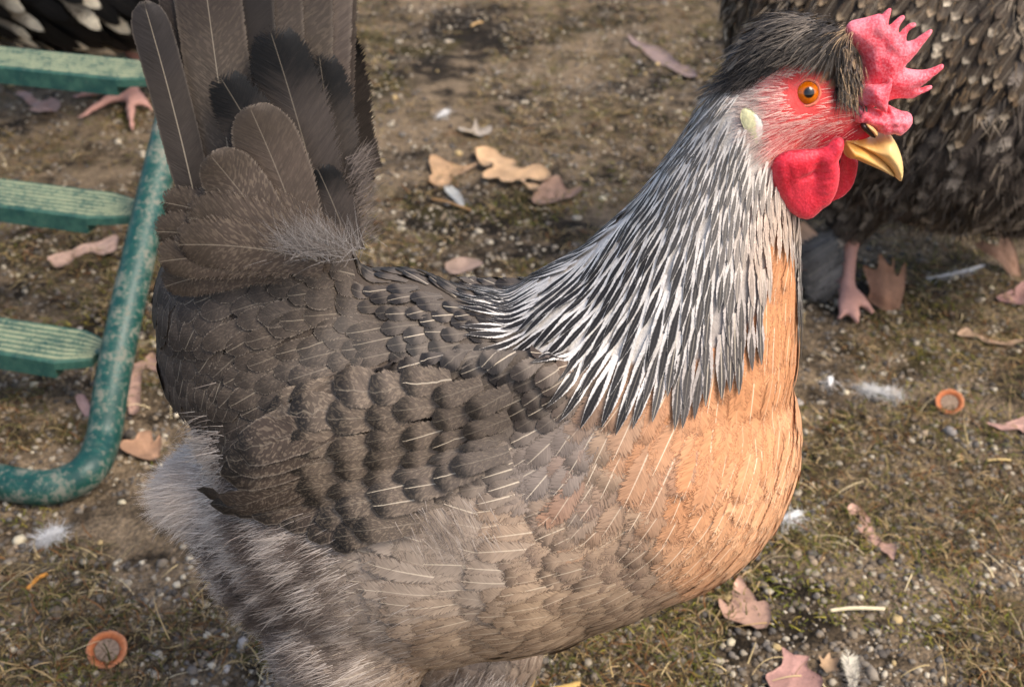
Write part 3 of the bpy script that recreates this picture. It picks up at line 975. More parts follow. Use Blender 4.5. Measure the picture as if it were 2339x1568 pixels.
for _ in range(7000):
    x, y = random.uniform(1640, 1968), random.uniform(0, 245)
    if not inpoly(x, y, CREST) or (1780 < x < 1905 and y > 122): continue
    l, nn = hit(x, y)
    if l is None: continue
    d2, lw, c, k = lookup(x, y, ZC)
    fr = sstep(1880, 1930, x)
    d = to3(l, nn, d2) + nn * random.uniform(.05, .3) + Vector((random.uniform(-1, 1), random.uniform(-.5, .5), random.uniform(-1, 1))) * .12
    tone = noise.noise(l * 260) + random.uniform(-.4, .4)
    c = lin((40, 37, 36)) if tone < -.05 else (lin((84, 77, 71)) if tone < .3 else lin((132, 120, 108)))
    if fr > .5 and tone > .1: c = lin(random.choice([(150, 124, 96), (184, 156, 124), (110, 92, 74)]))
    ribbon(cs_, l + nn * random.uniform(.0005, .004), d, nn, random.uniform(.006, .015) * (1 - .45 * fr), .00026, jc(c, .8, 1.15), .25, random.uniform(-.4, .4), 4)
o = cs_.build('crest_plume', M_STRAND, hen); o['kind'] = 'stuff'

# ---- flat fleshy pieces traced and given thickness
def inflate(outline, Y, ht, R, step, wr=None, col=None, smooth=2, ybend=None):
    pl = smoothclosed(outline, smooth) if smooth > 1 else list(outline)
    xs = [p[0] for p in pl]; ys = [p[1] for p in pl]
    pts = [Vector(p) for p in pl]
    n = len(pts)
    y = min(ys) + step * .5
    r = 0
    while y < max(ys):
        x = min(xs) + step * (.5 if r % 2 else .1)
        while x < max(xs):
            if inpoly(x, y, pl) and polydist(x, y, pl) > step * .45: pts.append(Vector((x, y)))
            x += step
        y += step * .87; r += 1
    v2, _, faces, *_ = delaunay_2d_cdt(pts, [(i, (i + 1) % n) for i in range(n)], [], 1, 1e-5)
    front, back, cols = [], [], []
    fs = []
    dist = [polydist(q.x, q.y, pl) for q in v2]
    k = len(v2)
    allv = []
    for sgn in (1, -1):
        for q, d in zip(v2, dist):
            t = min(d / R, 1.0)
            h = ht * math.sqrt(max(0, 1 - (1 - t) ** 2))
            if d < 0.3: h = ht * 0.04
            yb = ybend(q.x, q.y) if ybend else 0.0
            p = P(q.x, q.y, Y + yb)
            w = wr(q.x, q.y) * t if (wr and sgn > 0) else 0.0
            allv.append(p + Vector((0, -sgn * (h + w), 0)))
            cols.append((*(col(q.x, q.y) if col else (1, 1, 1)), 1))
    for f in faces:
        f = list(f)
        a, b, c = (v2[f[0]], v2[f[1]], v2[f[2]])
        ccw = (b.x - a.x) * (c.y - a.y) - (b.y - a.y) * (c.x - a.x) > 0
        if ccw: f = f[::-1]
        fs.append(tuple(f)); fs.append(tuple(i + k for i in reversed(f)))
    for i in range(n):
        j = (i + 1) % n
        fs.append((i, j, j + k, i + k))
    m = MB(); m.add(allv, fs, c0=cols)
    return m
mc = lambda pts: [(1887.5 + x * .27175, y * .27175) for x, y in pts]
mh = lambda pts: [(1674.4 + x * .29123, 60.9 + y * .29123) for x, y in pts]
comb_main = mc([(160, 260), (172, 212), (220, 175), (330, 150), (440, 118), (465, 125), (500, 90), (530, 72), (543, 85), (530, 140), (518, 200), (530, 215), (570, 180), (610, 145), (640, 130), (657, 145), (645, 170), (615, 210), (603, 260), (612, 280),
    (650, 240), (690, 205), (735, 193), (752, 208), (735, 230), (700, 250), (675, 290), (668, 335), (685, 350), (740, 335), (790, 300), (850, 260), (880, 250), (888, 265), (870, 300), (820, 360), (770, 430), (720, 490), (680, 530), (660, 560),
    (665, 573), (720, 585), (800, 590), (870, 580), (930, 555), (970, 540), (983, 555), (965, 590), (900, 640), (840, 690), (780, 735), (800, 738), (850, 722), (880, 720), (885, 738), (850, 765), (800, 785), (740, 820), (690, 830), (620, 826), (540, 840), (400, 900), (250, 960), (230, 800), (300, 640), (290, 480), (220, 380), (180, 310)])
comb_fold = mc([(250, 760), (330, 712), (430, 715), (500, 705), (535, 660), (552, 668), (540, 740), (525, 800), (512, 880), (505, 935), (470, 940), (420, 905), (360, 870), (290, 900), (240, 860)])
comb_low = mc([(250, 880), (340, 890), (430, 925), (500, 925), (512, 885), (560, 905), (640, 942), (690, 950), (715, 970), (718, 1010), (690, 1060), (640, 1110), (600, 1133), (560, 1118), (500, 1125), (430, 1110), (390, 1060), (300, 1030), (220, 1010)])
nz = lambda f, a: (lambda x, y: a * noise.noise(Vector((x * f, y * f, 0))))
m = inflate(comb_main, HY, .0034, 34, 5, nz(.03, .0012), ybend=lambda x, y: .0025 * noise.noise(Vector((x * .012, y * .012, 3))))
m.merge(inflate(comb_fold, HY - .0062, .0032, 16, 4, nz(.04, .0008), ybend=lambda x, y: .004 * sstep(2000, 1960, x)))
m.merge(inflate(comb_low, HY - .0035, .0048, 22, 4, nz(.05, .0014)))
m.build('comb', M_COMB, hen)
watt = mh([(330, 1030), (295, 1100), (290, 1180), (310, 1260), (350, 1340), (420, 1430), (500, 1490), (560, 1503), (620, 1492), (700, 1420), (770, 1370), (820, 1250), (835, 1120), (825, 1050), (850, 990), (870, 920), (850, 870), (780, 880), (740, 930), (650, 960), (500, 965), (400, 985)])
watt_far = mh([(850, 960), (840, 1060), (820, 1160), (780, 1280), (720, 1380), (800, 1350), (850, 1330), (920, 1260), (960, 1170), (978, 1050), (940, 1000)])
def wwr(x, y):
    u = (x - 1674.4) / .29123; v = (y - 60.9) / .29123
    r = .0016 * math.exp(-((u - 640 + (v - 1120) * .15) / 55) ** 2) * -1 * sstep(1380, 1150, v)
    r -= .0013 * math.exp(-((v - 1150 + (u - 560) * .3) / 22) ** 2) * sstep(480, 560, u) * sstep(680, 620, u)
    return r + .0004 * noise.noise(Vector((x * .05, y * .03, 1))) + .00012 * math.sin(v * .11 + u * .02) * sstep(560, 720, u)
inflate(watt, HY - .0115, .0042, 30, 4.5, wwr, ybend=lambda x, y: .004 * sstep(330, 480, y) - .006).build('wattle', M_WATTLE, hen)
inflate(watt_far, HY + .010, .0036, 20, 4.5, nz(.05, .0008)).build('wattle', M_WATTLE, hen)
lobe = mh([(65, 655), (54, 720), (80, 790), (130, 870), (150, 950), (163, 1005), (185, 1003), (212, 930), (236, 800), (215, 720), (150, 660), (100, 638)])
lh, ln = hit(1715, 300)
inflate(lobe, lh.y - .0004, .0007, 24, 4, lambda x, y: .00012 * math.sin((x + y * .35) * .55),
        col=lambda x, y: lin((224, 218, 172)) if x < 1722 + (y - 260) * .12 else lin((228, 216, 206))).build('earlobe', M_LOBE, hen)

# ---- beak
up = mh([(745, 860), (775, 842), (830, 838), (900, 855), (1000, 868), (1080, 880), (1130, 852), (1170, 838), (1225, 842), (1262, 890), (1292, 950), (1313, 1010), (1322, 1075), (1320, 1140), (1298, 1194), (1275, 1185), (1255, 1160), (1205, 1085), (1130, 1015), (1040, 955), (940, 905), (850, 875)])
lo = mh([(850, 865), (940, 885), (1040, 930), (1130, 990), (1205, 1062), (1258, 1150), (1248, 1160), (1215, 1146), (1150, 1112), (1070, 1075), (1000, 1046), (930, 1015), (870, 1000)])
def bcol(x, y):
    k = sstep(1950, 2050, x + (y - 330) * .3)
    a, b = lin((234, 172, 84)), lin((238, 200, 134))
    n = .06 * noise.noise(Vector((x * .03, y * .09, 0)))
    return tuple(p + (q - p) * k + n * .5 for p, q in zip(a, b))
beak = inflate(up, HY, .0085, 34, 4, None, bcol).build('beak', M_BEAK, hen)
inflate(lo, HY, .0072, 24, 3.5, None, lambda x, y: tuple(q * .96 for q in bcol(x, y))).build('lower_mandible', M_BEAK, beak)
slit = mh([(1000, 760), (1030, 758), (1080, 800), (1120, 850), (1112, 872), (1080, 866), (1040, 832), (1005, 795)])
inflate(slit, HY - .0070, .0016, 8, 3, None, lambda x, y: lin((46, 30, 26))).build('nostril', M_BEAK, beak)
flap = mh([(1040, 762), (1085, 782), (1122, 815), (1132, 850), (1112, 862), (1085, 828), (1055, 795)])
inflate(flap, HY - .0080, .0018, 8, 3, None, lambda x, y: lin((214, 164, 106))).build('nostril_flap', M_BEAK, beak)

# ---- eye
def eye(sgn):
    l, n = hit(1846, 212)
    R = 29.5 * depth(l) / FPX
    view = (Vector((0, 0, CH)) - l).normalized()
    c = l - n * R * .42
    m = MB(); vs, fs, cs = [], [], []
    nu, nvv = 40, 28
    ax = (n * .55 + view * .45).normalized(); t1 = ax.orthogonal().normalized(); t2 = ax.cross(t1)
    for i in range(nvv + 1):
        th = math.pi * .62 * i / nvv
        for j in range(nu):
            ph = 2 * math.pi * j / nu
            d = ax * math.cos(th) + (t1 * math.cos(ph) + t2 * math.sin(ph)) * math.sin(th)
            vs.append(c + d * R)
            r = math.sin(th)
            if th > 1.5: r = 1
            jn = .5 + .5 * noise.noise(Vector((math.cos(ph) * 4, math.sin(ph) * 4, r * 3)))
            if r < .40: col = lin((10, 9, 11))
            elif r < .46: col = lin((96, 52, 6))
            elif r < .86: col = tuple(a + (b - a) * jn for a, b in zip(lin((190, 84, 3)), lin((216, 116, 10))))
            else: col = lin((74, 34, 12))
            cs.append((*col, 1))
    for i in range(nvv):
        for j in range(nu):
            k = (j + 1) % nu
            fs.append((i * nu + j, (i + 1) * nu + j, (i + 1) * nu + k, i * nu + k))
    lid = MB(); lv, lf, lc = [], [], []
    for i in range(40):
        a = 2 * math.pi * i / 40
        rd = t1 * math.cos(a) + t2 * math.sin(a)
        for j in range(8):
            b = 2 * math.pi * j / 8
            rr = R * (.98 + .13 * math.cos(b)) + .0001 * math.sin(i * 5.1)
            lv.append(c + rd * rr + ax * (R * .36 + R * .14 * math.sin(b)))
            lc.append((*lin((214, 120, 96)), 1))
    for i in range(40):
        for j in range(8):
            k, q = (i + 1) % 40, (j + 1) % 8
            lf.append((i * 8 + j, k * 8 + j, k * 8 + q, i * 8 + q))
    if sgn > 0:
        vs = [mir(v) for v in vs]; lv = [mir(v) for v in lv]
        fs = [tuple(reversed(f)) for f in fs]; lf = [tuple(reversed(f)) for f in lf]
    m.add(vs, fs, c0=cs); lid.add(lv, lf, c0=lc)
    e = m.build('eye', M_EYE, hen)
    lid.build('eyelid', M_BODY, e)
eye(-1); eye(1)

# ================================================================== hens further back
def back_hen(label, balls, voxel, leg_specs, plum, bodycol, n_c, seedlift, keep=220, zmin=0.06):
    allb = list(balls)
    vs, fs = ball_body(allb, voxel, 6)
    bv = BVHTree.FromPolygons(vs, fs)
    root_ = empty('hen', (allb[0][0].x, allb[0][0].y, 0))
    tag(root_, label, 'hen')
    lv, lf = [], []
    m = MB()
    cols = [((*lin((188, 142, 128)), 1) if v.z < zmin else (*[q * .8 for q in bodycol(v)], 1)) for v in vs]
    m.add(vs, fs, c0=cols)
    m.build('body', M_LEG, root_)
    pts, nns = sample_surface(vs, fs, n_c)
    cand = []
    for p, n in zip(pts, nns):
        p = Vector(p)
        if p.z < zmin + .004: continue
        _, n, _, _ = bv.find_nearest(p)
        d, L, W, st = plum(p, n)
        d = d - n * d.dot(n)
        if d.length < 1e-4: continue
        cand.append((tuple(p), n, tuple(d.normalized()), L * .36, W * .6, (L, W, st)))
    sing, rest = [], MB()
    for p, n, d, al, ac, (L, W, st) in dart(cand):
        q = Vector(p)
        dd = Vector(d) + Vector((random.uniform(-1, 1), random.uniform(-1, 1), random.uniform(-1, 1))) * .22
        f = feather(q, dd, L, W, st, bv, nu=5, off0=.001, lift=seedlift * random.uniform(.6, 1.4), camber=.05)
        x, y = proj(q)
        vis = n.dot(Vector((0, 0, CH)) - q) > 0 and -40 < x < 2380 and -40 < y < 1600
        if vis: sing.append((L * W, f))
        else: rest.merge(f)
    sing.sort(key=lambda a: -a[0])
    for a, f in sing[keep:]: rest.merge(f)
    for a, f in sing[:keep]: f.build('body_feather', M_FEATHER, root_)
    o = rest.build('body_feather', M_FEATHER, root_); o['kind'] = 'stuff'
    print('BACK HEN', len(sing))
    return root_, bv
DY = 0.90
def DB(x, y, r, off=0.0, ys=1.0):
    c = P(x, y, DY + off); R = r * depth(c) / FPX
    return (c, (R, R * ys, R))
dark_b = [DB(2230, 150, 380), DB(2080, 110, 330), DB(2330, 190, 345), DB(1930, 60, 270), DB(2060, 290, 200), DB(2180, 305, 200), DB(2300, 290, 228), DB(1980, 320, 155), DB(1950, 395, 92), DB(1860, 0, 205),
          DB(2460, 60, 230), DB(2560, -90, 170), DB(2620, -220, 120), DB(2640, -300, 95)]
fp = G(1930, 690); fp.y
ank = Vector((G(1928, 690).x, G(1928, 690).y, .012))
hock = P(1948, 520, ank.y + .01)
dark_b += chain([(P(1965, 430, ank.y + .02), .030), (hock, .011)], .3)
toes = [G(1958, 738, .004), G(1992, 712, .004), G(1918, 728, .004), ank + Vector((-.01, .035, -.006))]
dark_b += leg_balls(hock, ank, toes, .0070)
a2 = ank + Vector((-.055, .055, 0))
dark_b += leg_balls(a2 + Vector((.02, .01, .07)), a2, [a2 + Vector((.02, -.045, -.006)), a2 + Vector((.045, -.02, -.006))], .0085)
dark_b += chain([(a2 + Vector((.03, .0, .13)), .03), (a2 + Vector((.02, .01, .07)), .012)], .3)
def dark_plum(p, n):
    x, y = proj(p)
    up_ = sstep(330, 150, y + .25 * (x - 2100) + 60 * noise.noise(p * 25))
    d = Vector((-.55, -.2, -1)) if up_ > .4 else Vector((-.35, 0, -.9 + .5 * noise.noise(p * 14)))
    if up_ > random.random():
        st = dict(c0=lin((54, 42, 28)), c1=lin(random.choice([(84, 64, 42), (160, 138, 110), (62, 46, 32), (150, 126, 98), (190, 174, 150)])), shaft=.25, fringe=.1, jit=.3, fluff=.5, tip=.72)
        return d, .026, .0085, st
    st = dict(c0=lin((58, 50, 44)), c1=lin(random.choice([(98, 88, 78), (70, 61, 54), (58, 50, 44), (146, 134, 120)])), shaft=.05, fringe=.0, jit=.35, fluff=1.0, tip=.5)
    return d, .032, .011, st
hen2, bv2 = back_hen('dark mottled brown hen with feathered pink leg behind the red comb', dark_b, .0036, None, dark_plum, lambda v: lin((50, 42, 36)), 24000, .0025, 280, .062)
# loose body fluff of the dark hen and its leg feathering
fl = MB()
pts, nns = sample_surface([Vector(v.co) for v in bpy.data.objects['body.001'].data.vertices], [tuple(p.vertices) for p in bpy.data.objects['body.001'].data.polygons], 8000)
for p, n in zip(pts, nns):
    p = Vector(p); n = Vector(n)
    if p.z < .07: continue
    x, y = proj(p)
    if x < 1600: continue
    up_ = sstep(330, 150, y + .25 * (x - 2100) + 60 * noise.noise(p * 25))
    cl = noise.noise(p * 45) + .5 * noise.noise(p * 110)
    bc_ = lin((104, 84, 60)) if up_ > .5 else lin((92, 82, 72))
    if cl > .32: bc_ = lin((150, 134, 114))
    if cl < -.2: bc_ = lin((44, 36, 29))
    d = Vector((random.uniform(-1, .6), random.uniform(-.6, .3), -1)) + n * random.uniform(0, 1.0)
    ribbon(fl, p + n * .003, d, n, random.uniform(.006, .014), .0008, jc(bc_, .6, 1.3), .2, random.uniform(-.6, .6))
o = fl.build('down', M_STRAND, hen2); o['kind'] = 'stuff'
st = dict(c0=lin((92, 88, 84)), c1=lin((70, 66, 62)), fluff=.9, jit=.3, shaft=.2, tip=.5)
for i in range(26):
    t = random.random()
    a = hock.lerp(ank, t * .9) + Vector((-.006, 0, 0))
    d = Vector((-1, random.uniform(-.3, .5), -.9 + random.uniform(-.5, .4)))
    n = Vector((-.3, -1, .4)).normalized()
    feather(a, d, random.uniform(.030, .045) * (1.15 - t * .4), .016, st, None, (n - d.normalized() * n.dot(d.normalized())).normalized(), nu=6, off0=random.uniform(0, .004), lift=.004).build('leg_feather', M_FEATHER, hen2)

LY = 1.30
def LB(x, y, r, off=0.0, ys=1.0):
    c = P(x, y, LY + off); R = r * depth(c) / FPX
    return (c, (R, R * ys, R))
lf_b = [LB(170, -110, 215), LB(270, -100, 195), LB(60, -130, 215), LB(-40, -200, 170), LB(-100, -300, 110), LB(-130, -380, 80), LB(400, -160, 150), LB(330, -60, 130), LB(160, -20, 110)]
lank = Vector((G(302, 232).x, G(302, 232).y, .012))
lhock = P(318, 120, lank.y + .01)
lf_b += chain([(P(300, 40, lank.y + .02), .035), (lhock, .012)], .3)
lf_b += leg_balls(lhock, lank, [G(165, 222, .005), G(182, 268, .005), G(300, 292, .005), G(345, 245, .005)], .0085)
a3 = lank + Vector((.05, .08, 0))
lf_b += leg_balls(a3 + Vector((.01, 0, .07)), a3, [a3 + Vector((-.05, -.02, -.006)), a3 + Vector((-.05, .02, -.006))], .0085)
lf_b += chain([(a3 + Vector((0, 0, .16)), .035), (a3 + Vector((.01, 0, .07)), .012)], .3)
def lf_plum(p, n):
    x, y = proj(p)
    d = Vector((.8, -.1, -.55 + .6 * noise.noise(p * 12)))
    w = sstep(290, 120, x + 90 * noise.noise(p * 16))
    if random.random() < .08 + .5 * w:
        st = dict(c0=lin((130, 120, 106)), c1=lin((226, 214, 190)), shaft=.2, jit=.2, fluff=.4, tip=.5)
    else:
        st = dict(c0=lin((16, 14, 14)), c1=lin((12, 11, 12)), shaft=.05, jit=.3, fluff=.3, tip=.5)
    return d, .055, .020, st
hen3, bv3 = back_hen('black and white hen behind the bench at the left edge', lf_b, .0055, None, lf_plum, lambda v: lin((18, 16, 16)), 9000, .008, 160, .066)

# ================================================================== green slatted bench
M_PAINT, M_SLAT = mat_paint(), mat_slat()
sd = Vector((.965, -.262, 0)).normalized()          # along the slats
fd = Vector((.262, .965, 0)).normalized()           # away, across the slats
bench = empty('garden_bench', (G(150, 1110).x, G(150, 1110).y, 0))
tag(bench, 'weathered green slatted bench with tubular frame at the left edge', 'bench')
def tube(name, pts, r, parent, mat):
    # resample with a smooth curve
    q = []
    for i in range(len(pts) - 1):
        p0 = pts[max(i - 1, 0)]; p1 = pts[i]; p2 = pts[i + 1]; p3 = pts[min(i + 2, len(pts) - 1)]
        for k in range(6):
            t = k / 6
            q.append(0.5 * (2 * p1 + (p2 - p0) * t + (2 * p0 - 5 * p1 + 4 * p2 - p3) * t * t + (3 * p1 - p0 - 3 * p2 + p3) * t ** 3))
    q.append(pts[-1])
    vs, fs = [], []
    prev = Vector((0, 0, 1))
    for i, c in enumerate(q):
        t = (q[min(i + 1, len(q) - 1)] - q[max(i - 1, 0)]).normalized()
        a = (prev - t * prev.dot(t))
        if a.length < 1e-4: a = t.orthogonal()
        a = a.normalized(); prev = a
        b = t.cross(a)
        for k in range(18):
            an = 2 * math.pi * k / 18
            vs.append(c + (a * math.cos(an) + b * math.sin(an)) * r)
    for i in range(len(q) - 1):
        for k in range(18):
            k2 = (k + 1) % 18
            fs.append((i * 18 + k, i * 18 + k2, (i + 1) * 18 + k2, (i + 1) * 18 + k))
    fs.append(tuple(range(17, -1, -1))); fs.append(tuple((len(q) - 1) * 18 + k for k in range(18)))
    m = MB(); m.add(vs, fs)
    return m.build(name, mat, parent)
TR = .0113
def onz(x, y, z):                 # picture point at a known height
    d = ray(x, y); t = (z - CH) / d.z
    return Vector((d.x * t, d.y * t, z))
tb = [onz(75, 1112, TR), onz(150, 1103, TR + .001), onz(205, 1068, TR + .006), P(236, 1000, .668), P(253, 890, .69), P(281, 745, .722), P(316, 590, .763), P(353, 430, .81), P(394, 260, .862), P(438, 90, .915), P(490, -120, .98), P(560, -420, 1.07)]
W2 = .46
left_side = [p - sd * W2 for p in tb]
mid = onz(0, 1104, TR)
path = list(reversed(left_side))
b0, b1 = left_side[0], tb[0]
lx = left_side[2] - Vector((.0, 0, 0))
# left corner mirrors the right one across the bench
cc = (tb[0] + (tb[0] - sd * W2)) / 2
def mirror_side(p):
    k = (p - cc).dot(sd)
    return p - sd * (2 * k)
leftm = [mirror_side(p) for p in tb]
shift = -sd * .30
leftm = [p + shift for p in leftm]
tube('frame_tube', list(reversed(leftm)) + [leftm[0].lerp(tb[0], t) for t in (.05, .12, .3, .5, .7, .86, .94)] + tb, TR, bench, M_PAINT)
def slat(x1, y1, z_top, wid, lip, e_board, e_box, length=.60):
    """right end of the front top edge at picture (x1,y1), height z_top"""
    e = onz(x1, y1, z_top)
    nr = 7
    prof, wear = [], []
    # cross-section from front lip up and over the ridged top to the back
    prof += [(0.0, -lip), (0.0, -.0015), (.0012, 0.0)]; wear += [0, .1, .25]
    for i in range(nr):
        a = .002 + (wid - .004) * (i + .12) / nr; b = .002 + (wid - .004) * (i + .5) / nr; c = .002 + (wid - .004) * (i + .88) / nr
        prof += [(a, -.0006), (a + .0009, .0004), (b, .0004), (c - .0009, .0004), (c, -.0006)]
        wear += [.0, 1, .65, 1, .0]
    prof += [(wid - .001, 0), (wid, -.002), (wid, -.006), (.004, -.006)]; wear += [.3, 0, 0, 0]
    k = len(prof)
    m = MB()
    def ring(s, shrink, lipf):
        out = []
        for (yy, zz) in prof:
            yc = wid * .5 + (yy - wid * .5) * shrink
            zz2 = zz if zz > -.0061 else max(zz, -lip * lipf)
            out.append(e + sd * s + fd * yc + Vector((0, 0, zz2)))
        return out
    st_ = [(-length, 1, 1), (-length * .5, 1, 1), (-.10, 1, 1), (-.02, 1, 1), (0, 1, 1), (.0005, 1, .5), (e_board * .5, .80, .5), (e_board, .52, .5)]
    vs = []
    for s, sh, lf_ in st_: vs += ring(s, sh, lf_)
    fs = []
    for i in range(len(st_) - 1):
        for j in range(k):
            j2 = (j + 1) % k
            fs.append((i * k + j, (i + 1) * k + j, (i + 1) * k + j2, i * k + j2))
    fs.append(tuple(range(k))); fs.append(tuple((len(st_) - 1) * k + j for j in range(k - 1, -1, -1)))
    m.add(vs, fs, c0=[(w, w, w, 1) for _ in st_ for w in wear])
    # box rail under the front
    rv = []
    for s in (-length, -.0004):
        for yy, zz in ((.0006, -lip - .0002), (.0006, -.0058), (.022, -.0058), (.022, -lip - .0002)):
            rv.append(e + sd * s + fd * yy + Vector((0, 0, zz)))
    m.add(rv, [(0, 1, 5, 4), (1, 2, 6, 5), (2, 3, 7, 6), (3, 0, 4, 7), (3, 2, 1, 0), (4, 5, 6, 7)], c0=[(0.05, 0, 0, 1)] * 8)
    o = m.build('slat', M_SLAT, bench, smooth=False)
    # pin that joins the slat to the tube
    a = e + sd * (e_board - .004) + fd * wid * .5 + Vector((0, 0, -.004))
    best = min(range(60), key=lambda i: ((a) - (tube_pt(i / 59))).length)
    b = tube_pt(best / 59)
    tube('pin', [a, a.lerp(b, .5), b], .0035, bench, M_PAINT)
    return o
def tube_pt(t):
    seg = t * (len(tb) - 4) + 3
    i = min(int(seg), len(tb) - 2)
    return tb[i].lerp(tb[i + 1], seg - i)
slat(120, 825, .052, .042, .0135, .023, 0)
slat(194, 495, .108, .042, .0135, .030, 0)
slat(262, 179, .172, .042, .0140, .028, 0)
slat(330, -140, .240, .042, .0140, .028, 0)

# ================================================================== things lying on the ground
def jd(c):
    a = lin(c); m = sum(a) / 3
    return [(q * .85 + m * .15) * .82 for q in a]
def leaf(outline, label, c, curl=.006, lift=.002, vein=True, stand=None, group=None):
    pl = smoothclosed(outline, 3)
    pl = [(x + 2.2 * noise.noise(Vector((x * .23, y * .23, 1))), y + 1.6 * noise.noise(Vector((x * .23, y * .23, 7)))) for x, y in pl]
    xs = [p[0] for p in pl]; ys = [p[1] for p in pl]
    cx_, cy_ = sum(xs) / len(xs), sum(ys) / len(ys)
    g0 = G(cx_, cy_)
    # in ground metres
    if stand is None:
        g = [G(x, y, lift) for x, y in pl]
        g2 = [(q.x, q.y) for q in g]
    else:
        yb = G(cx_, max(ys)).y
        g = [P(x, y, yb) for x, y in pl]; g2 = [(q.x, q.z) for q in g]
    ext = max(max(a[0] for a in g2) - min(a[0] for a in g2), max(a[1] for a in g2) - min(a[1] for a in g2))
    step = max(ext / 16, .0022)
    pts = [Vector(a) for a in g2]; n = len(pts)
    y = min(a[1] for a in g2) + step * .5; r = 0
    while y < max(a[1] for a in g2):
        x = min(a[0] for a in g2) + step * (.5 if r % 2 else .2)
        while x < max(a[0] for a in g2):
            if inpoly(x, y, g2) and polydist(x, y, g2) > step * .4: pts.append(Vector((x, y)))
            x += step
        y += step * .87; r += 1
    v2, _, faces, *_ = delaunay_2d_cdt(pts, [(i, (i + 1) % n) for i in range(n)], [], 1, 1e-7)
    mx = sum(a[0] for a in g2) / n; my = sum(a[1] for a in g2) / n
    # main axis for the midrib
    sxx = sum((a[0] - mx) ** 2 for a in g2); syy = sum((a[1] - my) ** 2 for a in g2); sxy = sum((a[0] - mx) * (a[1] - my) for a in g2)
    ang = .5 * math.atan2(2 * sxy, sxx - syy)
    ca, sa = math.cos(ang), math.sin(ang)
    sd_ = random.random() * 50
    up, dn_, cols = [], [], []
    th = .0003
    for q in v2:
        lx_ = (q.x - mx) * ca + (q.y - my) * sa; ly_ = -(q.x - mx) * sa + (q.y - my) * ca
        h = curl * ((ly_ / (ext * .5)) ** 2 * 1.4 + .5 * noise.noise(Vector((q.x * 60, q.y * 60, sd_))) + .35 * (lx_ / (ext * .5)) ** 2)
        h += .0009 * math.exp(-(ly_ / .0012) ** 2)
        vv = 1 + (.28 * math.exp(-(ly_ / .0011) ** 2) if vein else 0)
        sv = abs(math.sin((abs(ly_) * .8 - lx_) * 2 * math.pi / (ext * .22)))
        vv += .12 * (1 - sstep(0, .25, sv)) if vein else 0
        cols.append((*[k * vv * (1 + .25 * noise.noise(Vector((q.x * 90, q.y * 90, sd_)))) for k in jd(c)], 1))
        if stand is None:
            z = gh(q.x, q.y) + lift + max(h, -.001)
            up.append(Vector((q.x, q.y, z))); dn_.append(Vector((q.x, q.y, z - th)))
        else:
            yy = yb + h * 2 + stand * (q.y - min(a[1] for a in g2))
            up.append(Vector((q.x, yy, q.y))); dn_.append(Vector((q.x, yy + th, q.y)))
    k = len(v2); fs = []
    for f in faces:
        f = list(f); a, b, cc_ = v2[f[0]], v2[f[1]], v2[f[2]]
        if ((b.x - a.x) * (cc_.y - a.y) - (b.y - a.y) * (cc_.x - a.x) > 0) != True: f = f[::-1]
        fs.append(tuple(f)); fs.append(tuple(i + k for i in reversed(f)))
    for i in range(n): fs.append(((i + 1) % n, i, i + k, (i + 1) % n + k))
    m = MB(); m.add(up + dn_, fs, c0=cols + cols)
    o = m.build('oak_leaf', M_LEAF)
    tag(o, label, 'leaf', group or 'fallen oak leaves')
    return o
m6 = lambda p: [(1035.1 + x * .37866, 974.2 + y * .37866) for x, y in p]
m8 = lambda p: [(1704.8 + x * .4951, 791.5 + y * .4951) for x, y in p]
m2 = lambda p: [(761.1 + x * .42718, y * .42718) for x, y in p]
m3 = lambda p: [(x * .41745, 913.3 + y * .41745) for x, y in p]
m8b = lambda p: [(x * .38834, 304.4 + y * .38834) for x, y in p]
m6b = lambda p: [(x * .2019, y * .2019) for x, y in p]
m1b = lambda p: [(1765.7 + x * .31072, 365.3 + y * .31072) for x, y in p]
leaf(m6([(1720, 920), (1760, 970), (1800, 1010), (1830, 1070), (1880, 1080), (1910, 1150), (1900, 1220), (1850, 1240), (1790, 1220), (1720, 1190), (1640, 1180), (1610, 1140), (1595, 1080), (1610, 1060), (1650, 1090), (1680, 1060), (1680, 990)]), 'pinkish tan lobed oak leaf on the soil below the breast', (196, 150, 122), .005)
leaf(m6([(1980, 1350), (2050, 1390), (2140, 1400), (2130, 1450), (2180, 1500), (2225, 1568), (2180, 1640), (2050, 1660), (1950, 1640), (1900, 1568), (1880, 1510), (1940, 1470), (1985, 1430)]), 'rosy broad leaf cut by the bottom edge of the picture', (190, 138, 122), .003)
leaf(m8([(328, 1438), (352, 1446), (378, 1425), (392, 1448), (424, 1462), (408, 1490), (416, 1532), (386, 1518), (362, 1545), (352, 1506), (332, 1492), (342, 1466)]), 'small cream leaf scrap beside the barred feather at the bottom', (190, 152, 110), .007)
leaf(m8([(465, 735), (500, 720), (560, 760), (580, 800), (590, 840), (640, 890), (690, 910), (685, 960), (675, 985), (650, 950), (600, 900), (540, 850), (515, 815), (520, 770), (480, 765)]), 'long narrow curled pink leaf right of the breast', (204, 156, 132), .005)
leaf(m8([(1100, 350), (1180, 360), (1279, 325), (1350, 330), (1340, 420), (1279, 405), (1250, 380), (1180, 385)]), 'pink pointed leaf at the right edge below the acorn cap', (196, 148, 130), .004)
leaf(m2([(520, 845), (570, 840), (620, 865), (700, 885), (760, 880), (770, 895), (700, 925), (640, 935), (625, 980), (580, 1000), (530, 990), (510, 960), (530, 930), (515, 890)]), 'tan folded leaf touching the bright oak leaf behind the back', (196, 152, 104), .006)
